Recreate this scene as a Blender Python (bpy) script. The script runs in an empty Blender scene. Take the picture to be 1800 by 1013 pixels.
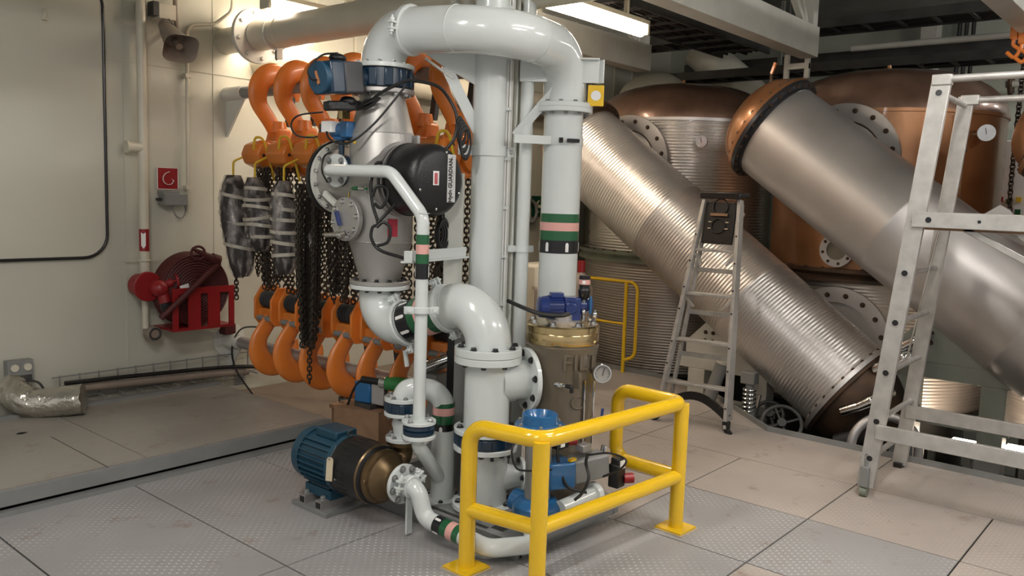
import bpy, math, random
from mathutils import Vector, Matrix
R_=math.radians; PI=math.pi
sc=bpy.context.scene; COL=sc.collection
rnd=random.Random(7)
# ---------------------------------------------------------------- camera
cam=bpy.data.cameras.new('camera'); cam.sensor_width=36.0; cam.lens=1474*36/1800.0; cam.clip_start=.05; cam.clip_end=60
co=bpy.data.objects.new('camera',cam); COL.objects.link(co)
yaw,pitch,roll=R_(40.4),R_(6.3),R_(1.87)
f=Vector((math.cos(yaw)*math.cos(pitch),math.sin(yaw)*math.cos(pitch),-math.sin(pitch)))
r0=Vector((math.sin(yaw),-math.cos(yaw),0)); u0=r0.cross(f)
r1=math.cos(roll)*r0+math.sin(roll)*u0; u1=math.cos(roll)*u0-math.sin(roll)*r0
co.matrix_world=Matrix(((r1.x,u1.x,-f.x,0),(r1.y,u1.y,-f.y,0),(r1.z,u1.z,-f.z,1.7),(0,0,0,1)))
sc.camera=co
# ---------------------------------------------------------------- world, view
w=bpy.data.worlds.new('hall_light'); sc.world=w; w.use_nodes=True
bg=w.node_tree.nodes['Background']; bg.inputs[0].default_value=(1.0,.97,.93,1); bg.inputs[1].default_value=.46
sc.view_settings.view_transform='Standard'; sc.view_settings.look='None'; sc.view_settings.gamma=1
sc.view_settings.use_curve_mapping=False; sc.view_settings.exposure=0.22
LAMP_POWER=38.0
# ---------------------------------------------------------------- materials
def nd(nt,t,**k):
    n=nt.nodes.new(t)
    for a,b in k.items():
        if a in n.inputs: n.inputs[a].default_value=b
        else: setattr(n,a,b)
    return n
def mat(name,col,rough=.5,metal=0,var=.08,vscale=6,bump=0,bscale=60,coat=0,col2=None,emit=None,es=0,alpha=None,grime=0):
    m=bpy.data.materials.new(name); m.use_nodes=True; nt=m.node_tree; b=nt.nodes['Principled BSDF']
    L=nt.links.new
    b.inputs['Roughness'].default_value=rough; b.inputs['Metallic'].default_value=metal
    b.inputs['Coat Weight'].default_value=coat; b.inputs['Coat Roughness'].default_value=.08
    tc=nd(nt,'ShaderNodeTexCoord'); no=nd(nt,'ShaderNodeTexNoise'); no.inputs['Scale'].default_value=vscale; no.inputs['Detail'].default_value=4
    L(tc.outputs['Object'],no.inputs['Vector'])
    rp=nd(nt,'ShaderNodeValToRGB'); rp.color_ramp.elements[0].position=.3; rp.color_ramp.elements[1].position=.7
    c2=col2 or tuple(c*(1-var*2) for c in col)
    rp.color_ramp.elements[0].color=(*c2,1); rp.color_ramp.elements[1].color=(*col,1)
    L(no.outputs['Fac'],rp.inputs['Fac']); L(rp.outputs['Color'],b.inputs['Base Color'])
    if bump:
        n2=nd(nt,'ShaderNodeTexNoise'); n2.inputs['Scale'].default_value=bscale; L(tc.outputs['Object'],n2.inputs['Vector'])
        bp=nd(nt,'ShaderNodeBump'); bp.inputs['Strength'].default_value=bump; bp.inputs['Distance'].default_value=.01
        L(n2.outputs['Fac'],bp.inputs['Height']); L(bp.outputs['Normal'],b.inputs['Normal'])
    if emit: b.inputs['Emission Color'].default_value=(*emit,1); b.inputs['Emission Strength'].default_value=es
    if alpha is not None: b.inputs['Alpha'].default_value=alpha
    return m
def plates(name,col,col2,dot):
    m=mat(name,col,rough=.42,var=.1,vscale=1.3,col2=col2); nt=m.node_tree; b=nt.nodes['Principled BSDF']; L=nt.links.new
    tc=nd(nt,'ShaderNodeTexCoord'); mp=nd(nt,'ShaderNodeMapping'); mp.inputs['Rotation'].default_value=(0,0,R_(45)); mp.inputs['Scale'].default_value=(31,31,0)
    L(tc.outputs['Object'],mp.inputs['Vector'])
    fr=nd(nt,'ShaderNodeVectorMath',operation='FRACTION'); L(mp.outputs[0],fr.inputs[0])
    su=nd(nt,'ShaderNodeVectorMath',operation='SUBTRACT'); su.inputs[1].default_value=(.5,.5,0); L(fr.outputs[0],su.inputs[0])
    mu=nd(nt,'ShaderNodeVectorMath',operation='MULTIPLY'); mu.inputs[1].default_value=(1.0,2.0,0); L(su.outputs[0],mu.inputs[0])
    le=nd(nt,'ShaderNodeVectorMath',operation='LENGTH'); L(mu.outputs[0],le.inputs[0])
    mr=nd(nt,'ShaderNodeMapRange'); mr.inputs['From Min'].default_value=.26; mr.inputs['From Max'].default_value=.13; mr.inputs['To Min'].default_value=0; mr.inputs['To Max'].default_value=1
    L(le.outputs['Value'],mr.inputs['Value'])
    n3=nd(nt,'ShaderNodeTexNoise'); n3.inputs['Scale'].default_value=2.2; n3.inputs['Detail'].default_value=3; L(tc.outputs['Object'],n3.inputs['Vector'])
    wr=nd(nt,'ShaderNodeMapRange'); wr.inputs['From Min'].default_value=.42; wr.inputs['From Max'].default_value=.62; L(n3.outputs['Fac'],wr.inputs['Value'])
    ml=nd(nt,'ShaderNodeMath',operation='MULTIPLY'); L(mr.outputs[0],ml.inputs[0]); L(wr.outputs[0],ml.inputs[1])
    m2=nd(nt,'ShaderNodeMath',operation='MULTIPLY'); m2.inputs[1].default_value=dot; L(ml.outputs[0],m2.inputs[0])
    # rusty stains and scuffs (wear with a shape of its own)
    n4=nd(nt,'ShaderNodeTexNoise'); n4.inputs['Scale'].default_value=5; n4.inputs['Detail'].default_value=8; n4.inputs['Roughness'].default_value=.7; L(tc.outputs['Object'],n4.inputs['Vector'])
    r4=nd(nt,'ShaderNodeMapRange'); r4.inputs['From Min'].default_value=.575; r4.inputs['From Max'].default_value=.72; r4.inputs['To Max'].default_value=.7; L(n4.outputs['Fac'],r4.inputs['Value'])
    src=b.inputs['Base Color'].links[0].from_socket
    x1=nd(nt,'ShaderNodeMix',data_type='RGBA'); L(r4.outputs[0],x1.inputs[0]); L(src,x1.inputs[6]); x1.inputs[7].default_value=(.16,.09,.05,1)
    x2=nd(nt,'ShaderNodeMix',data_type='RGBA'); L(m2.outputs[0],x2.inputs[0]); L(x1.outputs[2],x2.inputs[6]); x2.inputs[7].default_value=(.85,.85,.85,1)
    L(x2.outputs[2],b.inputs['Base Color'])
    bp=nd(nt,'ShaderNodeBump'); bp.inputs['Strength'].default_value=.5; bp.inputs['Distance'].default_value=.0025; L(mr.outputs[0],bp.inputs['Height']); L(bp.outputs['Normal'],b.inputs['Normal'])
    return m
def ribbed(name,col,axis,pitch,rough=.3,strength=.5,dist=.004,col2=None):
    m=mat(name,col,rough=rough,metal=.75,var=.1,vscale=2.5,col2=col2); nt=m.node_tree; b=nt.nodes['Principled BSDF']; L=nt.links.new
    tc=nd(nt,'ShaderNodeTexCoord'); dt=nd(nt,'ShaderNodeVectorMath',operation='DOT_PRODUCT'); dt.inputs[1].default_value=tuple(c*2*PI/pitch for c in axis); L(tc.outputs['Object'],dt.inputs[0])
    si=nd(nt,'ShaderNodeMath',operation='SINE'); L(dt.outputs['Value'],si.inputs[0])
    n2=nd(nt,'ShaderNodeTexNoise'); n2.inputs['Scale'].default_value=4; L(tc.outputs['Object'],n2.inputs['Vector'])
    ad=nd(nt,'ShaderNodeMath',operation='MULTIPLY_ADD'); ad.inputs[1].default_value=.7; L(n2.outputs['Fac'],ad.inputs[0]); L(si.outputs[0],ad.inputs[2])
    bp=nd(nt,'ShaderNodeBump'); bp.inputs['Strength'].default_value=strength; bp.inputs['Distance'].default_value=dist; L(ad.outputs[0],bp.inputs['Height']); L(bp.outputs['Normal'],b.inputs['Normal'])
    return m
W=mat('white_gloss_paint',(.62,.66,.65),rough=.22,var=.02,coat=.6,bump=.04,bscale=25)
WD=mat('white_flat_paint',(.62,.63,.58),rough=.4,var=.04)
CREAM=mat('cream_wall_paint',(.53,.525,.445),rough=.45,var=.04,vscale=1.2,bump=.08,bscale=3)
CREAM2=mat('cream_pipe_paint',(.58,.55,.45),rough=.35,var=.04)
GREENWALL=mat('green_grey_bulkhead_paint',(.40,.43,.37),rough=.5,var=.08,vscale=1)
CEIL=mat('dark_deckhead',(.26,.27,.24),rough=.7,var=.2,vscale=2)
STEEL=mat('brushed_stainless',(.43,.42,.40),rough=.46,metal=.65,var=.05,vscale=3)
STEEL2=mat('dull_stainless',(.52,.50,.485),rough=.42,metal=.72,var=.1,vscale=2,bump=.03,bscale=5)
CHROME=mat('chrome',(.7,.7,.7),rough=.12,metal=1)
GALV=mat('grey_steel_paint',(.22,.225,.22),rough=.45,var=.08)
ALU=mat('aluminium',(.50,.49,.465),rough=.42,metal=.45,var=.12,vscale=14,bump=.03)
BLACK=mat('black_plastic',(.008,.008,.009),rough=.36,bump=.15,bscale=120)
RUB=mat('black_rubber',(.006,.006,.006),rough=.5)
BOLT=mat('dark_bolt_steel',(.05,.05,.055),rough=.35,metal=.6)
BLUE=mat('dark_blue_paint',(.006,.026,.055),rough=.28,coat=.4)
BLUE2=mat('bright_blue_paint',(.015,.12,.30),rough=.3,coat=.4)
MBLUE=mat('motor_blue_paint',(.013,.060,.10),rough=.4)
NBLUE=mat('navy_motor_paint',(.01,.03,.16),rough=.28,coat=.4)
ORANGE=mat('orange_paint',(.80,.235,.035),rough=.36,var=.12,vscale=5,coat=.2)
ORED=mat('orange_grey_mark',(.8,.2,.05),rough=.5)
RED=mat('red_paint',(.27,.012,.015),rough=.38)
DRED=mat('dark_red_hose',(.075,.010,.010),rough=.6,bump=.2)
YEL=mat('yellow_gloss_paint',(.80,.50,.006),rough=.22,coat=.7,var=.03,bump=.05,bscale=18)
YEL2=mat('yellow_label',(.75,.5,.03),rough=.5)
BRONZE=mat('bronze_cast',(.20,.135,.07),rough=.35,metal=.85,var=.15,vscale=9)
BRASS=mat('bright_brass',(.62,.47,.24),rough=.2,metal=1,var=.08)
FILTER=mat('brown_filter_paint',(.135,.11,.078),rough=.33,metal=.05,coat=.3,var=.06)
GREEN=mat('green_tape',(.01,.10,.035),rough=.3,coat=.3,var=.02)
PINK=mat('pink_tape',(.72,.38,.34),rough=.35,var=.02)
BLK=mat('black_tape',(.010,.010,.012),rough=.28,var=.02)
WHT=mat('white_print',(.8,.8,.78),rough=.4,var=.01)
CHAIN=mat('dark_chain_steel',(.10,.088,.076),rough=.35,metal=.8)
COPPER=mat('varnished_copper',(.40,.195,.09),rough=.36,metal=.55,var=.22,vscale=1.6,coat=.35,col2=(.24,.105,.042))
COPPERD=mat('tarnished_copper_dome',(.30,.18,.125),rough=.32,metal=.4,vscale=2.2,coat=.4,col2=(.11,.062,.043))
RUST=mat('burnt_brown_metal',(.10,.055,.03),rough=.55,metal=.5,vscale=5,col2=(.035,.025,.018))
GREENRING=mat('pale_green_ring',(.22,.25,.19),rough=.5,var=.2)
WOOD=mat('pallet_wood',(.27,.155,.085),rough=.7,var=.15,vscale=8)
FOIL=mat('crumpled_foil',(.6,.57,.5),rough=.3,metal=.9,bump=1.0,bscale=22)
BAGIN=mat('dark_chain_sack',(.028,.024,.024),rough=.55,var=.3,vscale=20,bump=.6,bscale=14)
TAPE=mat('clear_packing_tape',(.50,.46,.38),rough=.3,coat=.5)
DARK=mat('dark_machinery',(.05,.05,.048),rough=.5,var=.3)
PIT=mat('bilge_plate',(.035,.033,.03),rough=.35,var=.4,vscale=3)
SPK=mat('brown_grey_horn_paint',(.26,.21,.17),rough=.4)
TAG=mat('cream_card',(.62,.52,.36),rough=.7)
REDL=mat('crimson_label',(.33,.01,.03),rough=.4)
STAND=mat('support_steel_paint',(.50,.50,.45),rough=.45,var=.06)
STANDG=mat('green_grey_support_paint',(.20,.22,.19),rough=.45,var=.06)
LAMP=mat('lamp_diffuser',(.9,.9,.85),rough=.5,emit=(1.0,.82,.64),es=LAMP_POWER)
WHG=mat('gauge_face',(.30,.29,.27),rough=.3)
PLASTIC=mat('clear_plastic_film',(.60,.55,.52),rough=.22,coat=.4,bump=1.0,bscale=16)
def _film():
    nt=PLASTIC.node_tree; tc=nd(nt,'ShaderNodeTexCoord'); n=nd(nt,'ShaderNodeTexNoise'); n.inputs['Scale'].default_value=11; n.inputs['Detail'].default_value=5; mp=nd(nt,'ShaderNodeMapping'); mp.inputs['Scale'].default_value=(1.6,1.6,.7); nt.links.new(tc.outputs['Object'],mp.inputs[0]); nt.links.new(mp.outputs[0],n.inputs['Vector'])
    r=nd(nt,'ShaderNodeMapRange'); r.inputs['From Min'].default_value=.46; r.inputs['From Max'].default_value=.70; r.inputs['To Min'].default_value=.03; r.inputs['To Max'].default_value=.65
    nt.links.new(n.outputs['Fac'],r.inputs['Value']); nt.links.new(r.outputs[0],nt.nodes['Principled BSDF'].inputs['Alpha'])
_film()
DECKG=plates('grey_checker_plate',(.33,.325,.32),(.265,.26,.257),.8)
DECKB=plates('worn_beige_checker_plate',(.45,.40,.36),(.33,.295,.265),.38)
DECKP=plates('platform_plate',(.31,.29,.255),(.225,.21,.185),.12)
BROWNF=plates('brown_deck_plate',(.24,.18,.14),(.17,.13,.10),.1)
DA=Vector((0,-2.83,-2.03)).normalized()
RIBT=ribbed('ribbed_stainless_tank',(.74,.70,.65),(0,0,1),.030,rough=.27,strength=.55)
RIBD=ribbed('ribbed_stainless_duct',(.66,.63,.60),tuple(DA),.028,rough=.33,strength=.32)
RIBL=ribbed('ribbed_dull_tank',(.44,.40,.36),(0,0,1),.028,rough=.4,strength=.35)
# ---------------------------------------------------------------- mesh helpers
def V(*a): return Vector(a[0]) if len(a)==1 else Vector(a)
def basis(ax):
    ax=V(ax).normalized(); t=Vector((0,0,1)) if abs(ax.z)<.9 else Vector((1,0,0))
    u=t.cross(ax).normalized(); return u,ax.cross(u),ax
class MB:
    def __init__(s): s.v=[]; s.f=[]; s.mi=[]; s.cur=0
    def face(s,*i): s.f.append(tuple(i)); s.mi.append(s.cur)
    def loft(s,rings,cap=(1,1),closed=False):
        n=len(rings[0]); b=len(s.v)
        for r in rings: s.v+= [tuple(p) for p in r]
        m=len(rings)
        for i in range(m if closed else m-1):
            a=b+i*n; c=b+((i+1)%m)*n
            for j in range(n):
                k=(j+1)%n; s.face(a+j,a+k,c+k,c+j)
        if not closed:
            if cap[0]: s.face(*[b+j for j in range(n)][::-1])
            if cap[1]: s.face(*[b+(m-1)*n+j for j in range(n)])
        return s
    def ring(s,c,u,v,r,seg,ry=None):
        ry=r if ry is None else ry
        return [V(c)+u*(math.cos(2*PI*i/seg)*r)+v*(math.sin(2*PI*i/seg)*ry) for i in range(seg)]
    def lathe(s,o,ax,prof,seg=32,cap=(1,1)):
        u,v,a=basis(ax); o=V(o)
        return s.loft([s.ring(o+a*t,u,v,max(r,1e-4),seg) for t,r in prof],cap)
    def cyl(s,p,q,r,r2=None,seg=24,cap=(1,1)):
        p=V(p);q=V(q); return s.lathe(p,q-p,[(0,r),((q-p).length,r if r2 is None else r2)],seg,cap)
    def box(s,c,d,rot=None):
        c=V(c); b=len(s.v)
        for x in (-.5,.5):
            for y in (-.5,.5):
                for z in (-.5,.5):
                    p=Vector((x*d[0],y*d[1],z*d[2]))
                    if rot: p=rot@p
                    s.v.append(tuple(c+p))
        for q in ((0,1,3,2),(4,6,7,5),(0,4,5,1),(2,3,7,6),(0,2,6,4),(1,5,7,3)): s.face(*[b+i for i in q])
        return s
    def bar(s,p,q,w,h,up=(0,0,1)):
        p=V(p);q=V(q);a=(q-p); L=a.length; a.normalize(); up=V(up); x=up.cross(a)
        if x.length<.01: x=Vector((1,0,0)).cross(a)
        x.normalize(); y=a.cross(x); m=Matrix((x,y,a)).transposed()
        return s.box((p+q)/2,(w,h,L),m)
    def path(s,pts,bend,n=8):
        P=[V(p) for p in pts]; out=[P[0]]
        for i in range(1,len(P)-1):
            a=(P[i-1]-P[i]); b=(P[i+1]-P[i]); la,lb=a.length,b.length; a.normalize(); b.normalize()
            ang=a.angle(b); 
            if ang>PI-.02: out.append(P[i]); continue
            bb=bend[i-1] if isinstance(bend,(list,tuple)) else bend
            t=min(bb/math.tan(ang/2),la*(.97 if i==1 else .495),lb*(.97 if i==len(P)-2 else .495)); rr=t*math.tan(ang/2)
            c=P[i]+(a+b).normalized()*(rr/math.sin(ang/2)); p0=P[i]+a*t; p1=P[i]+b*t
            d0=(p0-c);d1=(p1-c); th=d0.angle(d1); ax=d0.cross(d1).normalized()
            for k in range(n+1): out.append(c+Matrix.Rotation(th*k/n,3,ax)@d0)
        out.append(P[-1]); return out
    def tube(s,pts,r,bend=.05,seg=20,cap=(1,1),n=8,smooth=False):
        if smooth: P=spline(pts,6)
        else: P=s.path(pts,bend,n)
        Q=[P[0]]
        for p in P[1:]:
            if (p-Q[-1]).length>1e-5: Q.append(p)
        P=Q; T=[]
        for i in range(len(P)):
            a=P[min(i+1,len(P)-1)]-P[max(i-1,0)]; T.append(a.normalized())
        u,v,_=basis(T[0]); rings=[]
        for i,p in enumerate(P):
            if i:
                ax=T[i-1].cross(T[i])
                if ax.length>1e-7:
                    M=Matrix.Rotation(T[i-1].angle(T[i]),3,ax.normalized()); u=M@u; v=M@v
            rr=r[min(i,len(r)-1)] if isinstance(r,list) else r
            rings.append(s.ring(p,u,v,rr,seg))
        return s.loft(rings,cap)
    def prism(s,poly,o,ux,uy,th):
        o=V(o);ux=V(ux).normalized();uy=V(uy).normalized();n=ux.cross(uy)
        b=len(s.v);m=len(poly)
        for k in (-.5,.5):
            for x,y in poly: s.v.append(tuple(o+ux*x+uy*y+n*(th*k)))
        s.face(*[b+i for i in range(m)][::-1]); s.face(*[b+m+i for i in range(m)])
        for i in range(m): j=(i+1)%m; s.face(b+i,b+j,b+m+j,b+m+i)
        return s
    def ell(s,c,d,seg=20,rg=10,jit=0,seed=1):
        c=V(c); q=random.Random(seed); rings=[]
        for i in range(1,rg):
            t=PI*i/rg; rings.append([c+Vector((d[0]*math.sin(t)*math.cos(2*PI*j/seg)*(1+q.uniform(-jit,jit)),d[1]*math.sin(t)*math.sin(2*PI*j/seg)*(1+q.uniform(-jit,jit)),-d[2]*math.cos(t))) for j in range(seg)])
        return s.loft(rings)
    def torus(s,c,ax,R,r,seg=32,rs=10,a0=0,a1=2*PI):
        u,v,a=basis(ax); c=V(c); full=abs(a1-a0-2*PI)<1e-6; n=seg if full else seg+1; rings=[]
        for i in range(n):
            t=a0+(a1-a0)*i/seg; d=u*math.cos(t)+v*math.sin(t)
            rings.append([c+d*(R+r*math.cos(2*PI*j/rs))+a*(r*math.sin(2*PI*j/rs)) for j in range(rs)])
        return s.loft(rings,closed=full)
    def ringplate(s,c,ax,r0,r1,th,seg=40):
        u,v,a=basis(ax); c=V(c)
        R=[s.ring(c+a*(-th/2),u,v,r0,seg),s.ring(c+a*(-th/2),u,v,r1,seg),s.ring(c+a*(th/2),u,v,r1,seg),s.ring(c+a*(th/2),u,v,r0,seg)]
        return s.loft(R,closed=True)
    def link(s,c,T,N,L,w,r):
        # one chain link: stadium loop, long axis T, plane normal N
        S=N.cross(T); rings=[]; m=10; hl=L/2-w/2
        for i in range(m):
            t=2*PI*i/m; ct,st=math.cos(t),math.sin(t); o=(T*(hl if st>0 else -hl)) if abs(st)>.01 else Vector((0,0,0))
            p=V(c)+o+T*(st*(w/2))+S*(ct*(w/2)); d=T*st+S*ct
            rings.append([p+d*(r*math.cos(2*PI*j/4))+N*(r*math.sin(2*PI*j/4)) for j in range(4)])
        return s.loft(rings,closed=True)
    def chain(s,pts,L=.034,w=.024,r=.0042,smooth=True):
        P=spline(pts,8) if smooth else [V(p) for p in pts]
        acc=0; nxt=0; k=0; pitch=L-2*r-.001
        for i in range(len(P)-1):
            a,b=P[i],P[i+1]; d=(b-a).length
            if d<1e-6: continue
            T=(b-a)/d
            while nxt<=acc+d:
                c=a+T*(nxt-acc); u,v,_=basis(T); ang=PI/4+(PI/2)*(k%2); N=u*math.cos(ang)+v*math.sin(ang)
                s.link(c,T,N,L,w,r); k+=1; nxt+=pitch
            acc+=d
        return s
def spline(pts,n):
    P=[V(p) for p in pts]
    if len(P)==2: return P
    P=[P[0]*2-P[1]]+P+[P[-1]*2-P[-2]]; out=[]
    for i in range(1,len(P)-2):
        for k in range(n):
            t=k/n; a,b,c,d=P[i-1:i+3]
            out.append(.5*((2*b)+(c-a)*t+(2*a-5*b+4*c-d)*t*t+(3*b-a-3*c+d)*t**3))
    out.append(P[-2]); return out
OFF={}
def build(name,m,mt,parent=None,label=None,bev=0,ang=38,kind=None,origin=None):
    me=bpy.data.meshes.new(name); off=OFF.get(parent.name,Vector((0,0,0))) if parent else (V(origin) if origin is not None else Vector((0,0,0)))
    me.from_pydata([tuple(V(p)-off) for p in m.v],[],m.f)
    mts=mt if isinstance(mt,(list,tuple)) else [mt]
    for x in mts: me.materials.append(x)
    if len(mts)>1:
        for p,i in zip(me.polygons,m.mi): p.material_index=i
    me.polygons.foreach_set('use_smooth',[True]*len(me.polygons))
    me.set_sharp_from_angle(angle=R_(ang)); me.validate(); me.update()
    o=bpy.data.objects.new(name,me); COL.objects.link(o)
    if parent: o.parent=parent
    else: o.location=off
    OFF[o.name]=off
    if bev:
        b=o.modifiers.new('bevel','BEVEL'); b.width=bev; b.segments=2; b.limit_method='ANGLE'; b.angle_limit=R_(40)
    if label: o['label']=label
    if kind: o['kind']=kind
    return o
def thing(name,label,cat,loc,group=None):
    o=bpy.data.objects.new(name,None); o.empty_display_size=.1; COL.objects.link(o); o.location=V(loc); OFF[o.name]=V(loc)
    o['label']=label; o['category']=cat
    if group: o['group']=group
    return o
def tag(o,label,cat,group=None,kind=None):
    o['label']=label; o['category']=cat
    if group: o['group']=group
    if kind: o['kind']=kind
    return o
def struct(name,m,mt,bev=0):
    o=build(name,m,mt,bev=bev); o['kind']='structure'; return o
def dup(o,parent=None,d=(0,0,0),label=None,group=None):
    c=o.copy(); COL.objects.link(c); OFF[c.name]=OFF.get(o.name,Vector((0,0,0)))
    if parent: c.parent=parent
    else: c.location=o.location+V(d); OFF[c.name]=OFF[c.name]+V(d)
    if label: c['label']=label
    if group: c['group']=group
    for ch in [x for x in list(o.children)]: dup(ch,c)
    return c
BM={}
def boltmesh(r,h,mt,washer):
    k=(r,h,mt.name,washer)
    if k not in BM:
        m=MB(); m.lathe((0,0,0),(0,0,1),[(0,r),(h*.8,r),(h,r*.8)],6)
        if washer: m.cyl((0,0,-.001),(0,0,h*.18),r*1.35,seg=12)
        me=bpy.data.meshes.new('bolt'); me.from_pydata(m.v,[],m.f); me.materials.append(mt); me.update(); BM[k]=me
    return BM[k]
def bolts(parent,c,ax,R,n,r=.011,h=.012,mt=None,a0=.2,washer=True,name='bolt',label=None):
    u,v,a=basis(ax); q=Matrix((u,v,a)).transposed().to_4x4(); off=OFF[parent.name]
    for i in range(n):
        t=a0+2*PI*i/n; p=V(c)+u*(math.cos(t)*R)+v*(math.sin(t)*R)-off
        o=bpy.data.objects.new(name,boltmesh(r,h,mt or BOLT,washer)); COL.objects.link(o); o.parent=parent
        o.matrix_local=Matrix.Translation(p)@q
        if label: o['label']=label
def flange(parent,c,ax,R,th,n=8,br=.011,mt=None,side=1,bmt=None,bore=0,name='flange',a0=.2):
    """disc centred on c; bolts on the given side(s) (+1 along ax, -1, 0 both, None none)"""
    a=V(ax).normalized(); m=MB()
    m.lathe(V(c)-a*(th/2),a,[(0,R-.003),(.003,R),(th-.003,R),(th,R-.003)],40)
    o=build(name,m,mt or W,parent)
    for sgn in ((1,-1) if side==0 else ((side,) if side else ())):
        bolts(o,V(c)+a*(sgn*th/2),a*sgn,R*.82,n,br,br*1.1,bmt,a0=a0)
    return o
def text(name,s,size,loc,right,up,mt,parent=None,ext=.0006,bend=None,label=None,sx=1,align='CENTER',bold=0):
    cu=bpy.data.curves.new(name,'FONT'); cu.body=s; cu.size=size; cu.extrude=ext; cu.align_x=align; cu.align_y='CENTER'; cu.offset=bold
    t=bpy.data.objects.new(name+'_tmp',cu); COL.objects.link(t)
    bpy.context.view_layer.update(); dg=bpy.context.evaluated_depsgraph_get()
    me=bpy.data.meshes.new_from_object(t.evaluated_get(dg)); bpy.data.objects.remove(t)
    right=V(right).normalized(); up=V(up).normalized(); n=right.cross(up)
    off=OFF.get(parent.name,Vector((0,0,0))) if parent else Vector((0,0,0))
    for vv in me.vertices:
        x,y,z=vv.co; x*=sx
        if bend:
            cc,R=bend; a=x/R; c=V(cc); n0=n; d=n0*math.cos(a)+right*math.sin(a)
            p=Vector((c.x,c.y,0))+d*(R+z)+Vector((0,0,V(loc).z))+up*y
        else: p=V(loc)+right*x+up*y+n*z
        vv.co=p-off
    me.materials.clear(); me.materials.append(mt)
    o=bpy.data.objects.new(name,me); COL.objects.link(o); OFF[o.name]=off
    if parent: o.parent=parent
    if label: o['label']=label
    return o
def bands(parent,p,q,r,seq,seg=36,arrows=3):
    """coloured identification tape round a straight pipe from p to q; seq=[(length fraction, material, name)]"""
    p=V(p);q=V(q);a=(q-p);L=a.length;a.normalize();t=0;u,v,_=basis(a)
    for fr,mt,nm in seq:
        m=MB(); m.cyl(p+a*(t*L),p+a*((t+fr)*L),r+.0012,seg=seg,cap=(0,0)); m.cyl(p+a*(t*L),p+a*((t+fr)*L),r+.0004,seg=seg,cap=(1,1))
        o=build(nm,m,mt,parent)
        if mt is BLK:
            for k in range(arrows*2):
                th=2*PI*k/(arrows*2)+.55; d=u*math.cos(th)+v*math.sin(th); s_=a.cross(d); c=p+a*((t+fr/2)*L)+d*(r+.0022); h=fr*L*.36
                mm=MB(); wv=min(.009,r*.14); mm.prism([(-wv,-h),(wv,-h),(wv,h*.7),(0,h),(-wv,h*.7)],c,s_,a,.0015); build('arrow_mark',mm,WHT,o)
        t+=fr
def cable(name,pts,r,mt,label,cat='cable',group=None):
    m=MB(); m.tube(pts,r,seg=8,smooth=True); o=build(name,m,mt,origin=pts[0]); return tag(o,label,cat,group)

# ================================================================ STRUCTURE
def clip(poly,x0,x1,y0,y1):
    for ax,val,sg in ((0,x0,1),(0,x1,-1),(1,y0,1),(1,y1,-1)):
        out=[]
        for i in range(len(poly)):
            a=poly[i-1];b=poly[i]; ia=(a[ax]-val)*sg>=0; ib=(b[ax]-val)*sg>=0
            if ia!=ib:
                t=(val-a[ax])/(b[ax]-a[ax]); out.append((a[0]+(b[0]-a[0])*t,a[1]+(b[1]-a[1])*t))
            if ib: out.append(b)
        poly=out
        if not poly: return []
    return poly
deck=[(-2.6,-3.2),(5.955,-3.2),(5.955,2.5),(6.8,3.45),(6.98,4.0),(6.98,5.75),(10.5,5.75),(10.5,6.2),(-2.6,6.2)]
XL=[-2.6,-1.7,-.93,-.165,.6,1.365,2.13,2.895,3.66,4.425,5.19,5.955,6.98,8.6,10.5]; YL=[-3.2,-2.88,-1.39,.1,1.6,3.1,4.58,6.2]
m=MB(); g=.0045
for i in range(len(XL)-1):
    for j in range(len(YL)-1):
        # a few panels are staggered halfway
        ys=[(YL[j],YL[j+1])]
        if i in (8,9) and 3<=j<=4: ys=[(YL[j],YL[j]+.75),(YL[j]+.75,YL[j+1])]
        for ya,yb in ys:
            p=clip(deck,XL[i]+g,XL[i+1]-g,ya+g,yb-g)
            if len(p)<3: continue
            xc=(XL[i]+XL[i+1])/2; yc=(ya+yb)/2
            grey = (xc<3.66) or (xc<4.425 and yc>.8 and yc<2.4) or (xc<4.4 and yc>3.1)
            if xc<3.66 and yc<1.6 and xc>2.9: grey=False
            m.cur=3 if (xc>3.5 and yc>4.58 and xc<6.9) else (0 if grey else 1)
            m.prism(p,(0,0,-.004),(1,0,0),(0,1,0),.008)
m.cur=2; m.prism(deck,(0,0,-.03),(1,0,0),(0,1,0),.04)
struct('floor',m,[DECKG,DECKB,PIT,BROWNF])
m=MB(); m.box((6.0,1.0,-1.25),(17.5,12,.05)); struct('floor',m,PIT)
# edge of the deck: upstand plate
m=MB()
for a,b in (((5.955,-3.2),(5.955,2.5)),((5.955,2.5),(6.8,3.45)),((6.8,3.45),(6.98,4.0)),((6.98,4.0),(6.98,5.75))):
    m.bar((a[0],a[1],-.06),(b[0],b[1],-.06),.012,.20)
struct('trim_1',m,GALV)
# left wall
m=MB(); m.box((4.0,6.26,1.3),(13.4,.12,5.3)); struct('wall_left',m,CREAM)
m=MB(); m.box((10.62,1.5,1.3),(.12,10,5.3)); struct('wall_far',m,GREENWALL)
m=MB(); m.box((4.0,1.5,3.92),(13.4,9.6,.1)); struct('ceiling',m,CEIL)
# weld seams and cladding joints on the wall
m=MB(); m.box((3.6,6.198,2.575),(1.75,.008,.008)); m.box((3.57,6.198,2.3),(.006,.006,3.0))
m.box((2.86,6.198,1.7),(.006,.006,3.4))
struct('trim_2',m,CREAM)
m=MB()
for i in range(14): m.box((4.55+.42*i,6.196,3.0),(.022,.02,1.6))
m.box((7.3,6.15,2.62),(6.2,.1,.012))
struct('trim_3',m,CREAM2)
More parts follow.
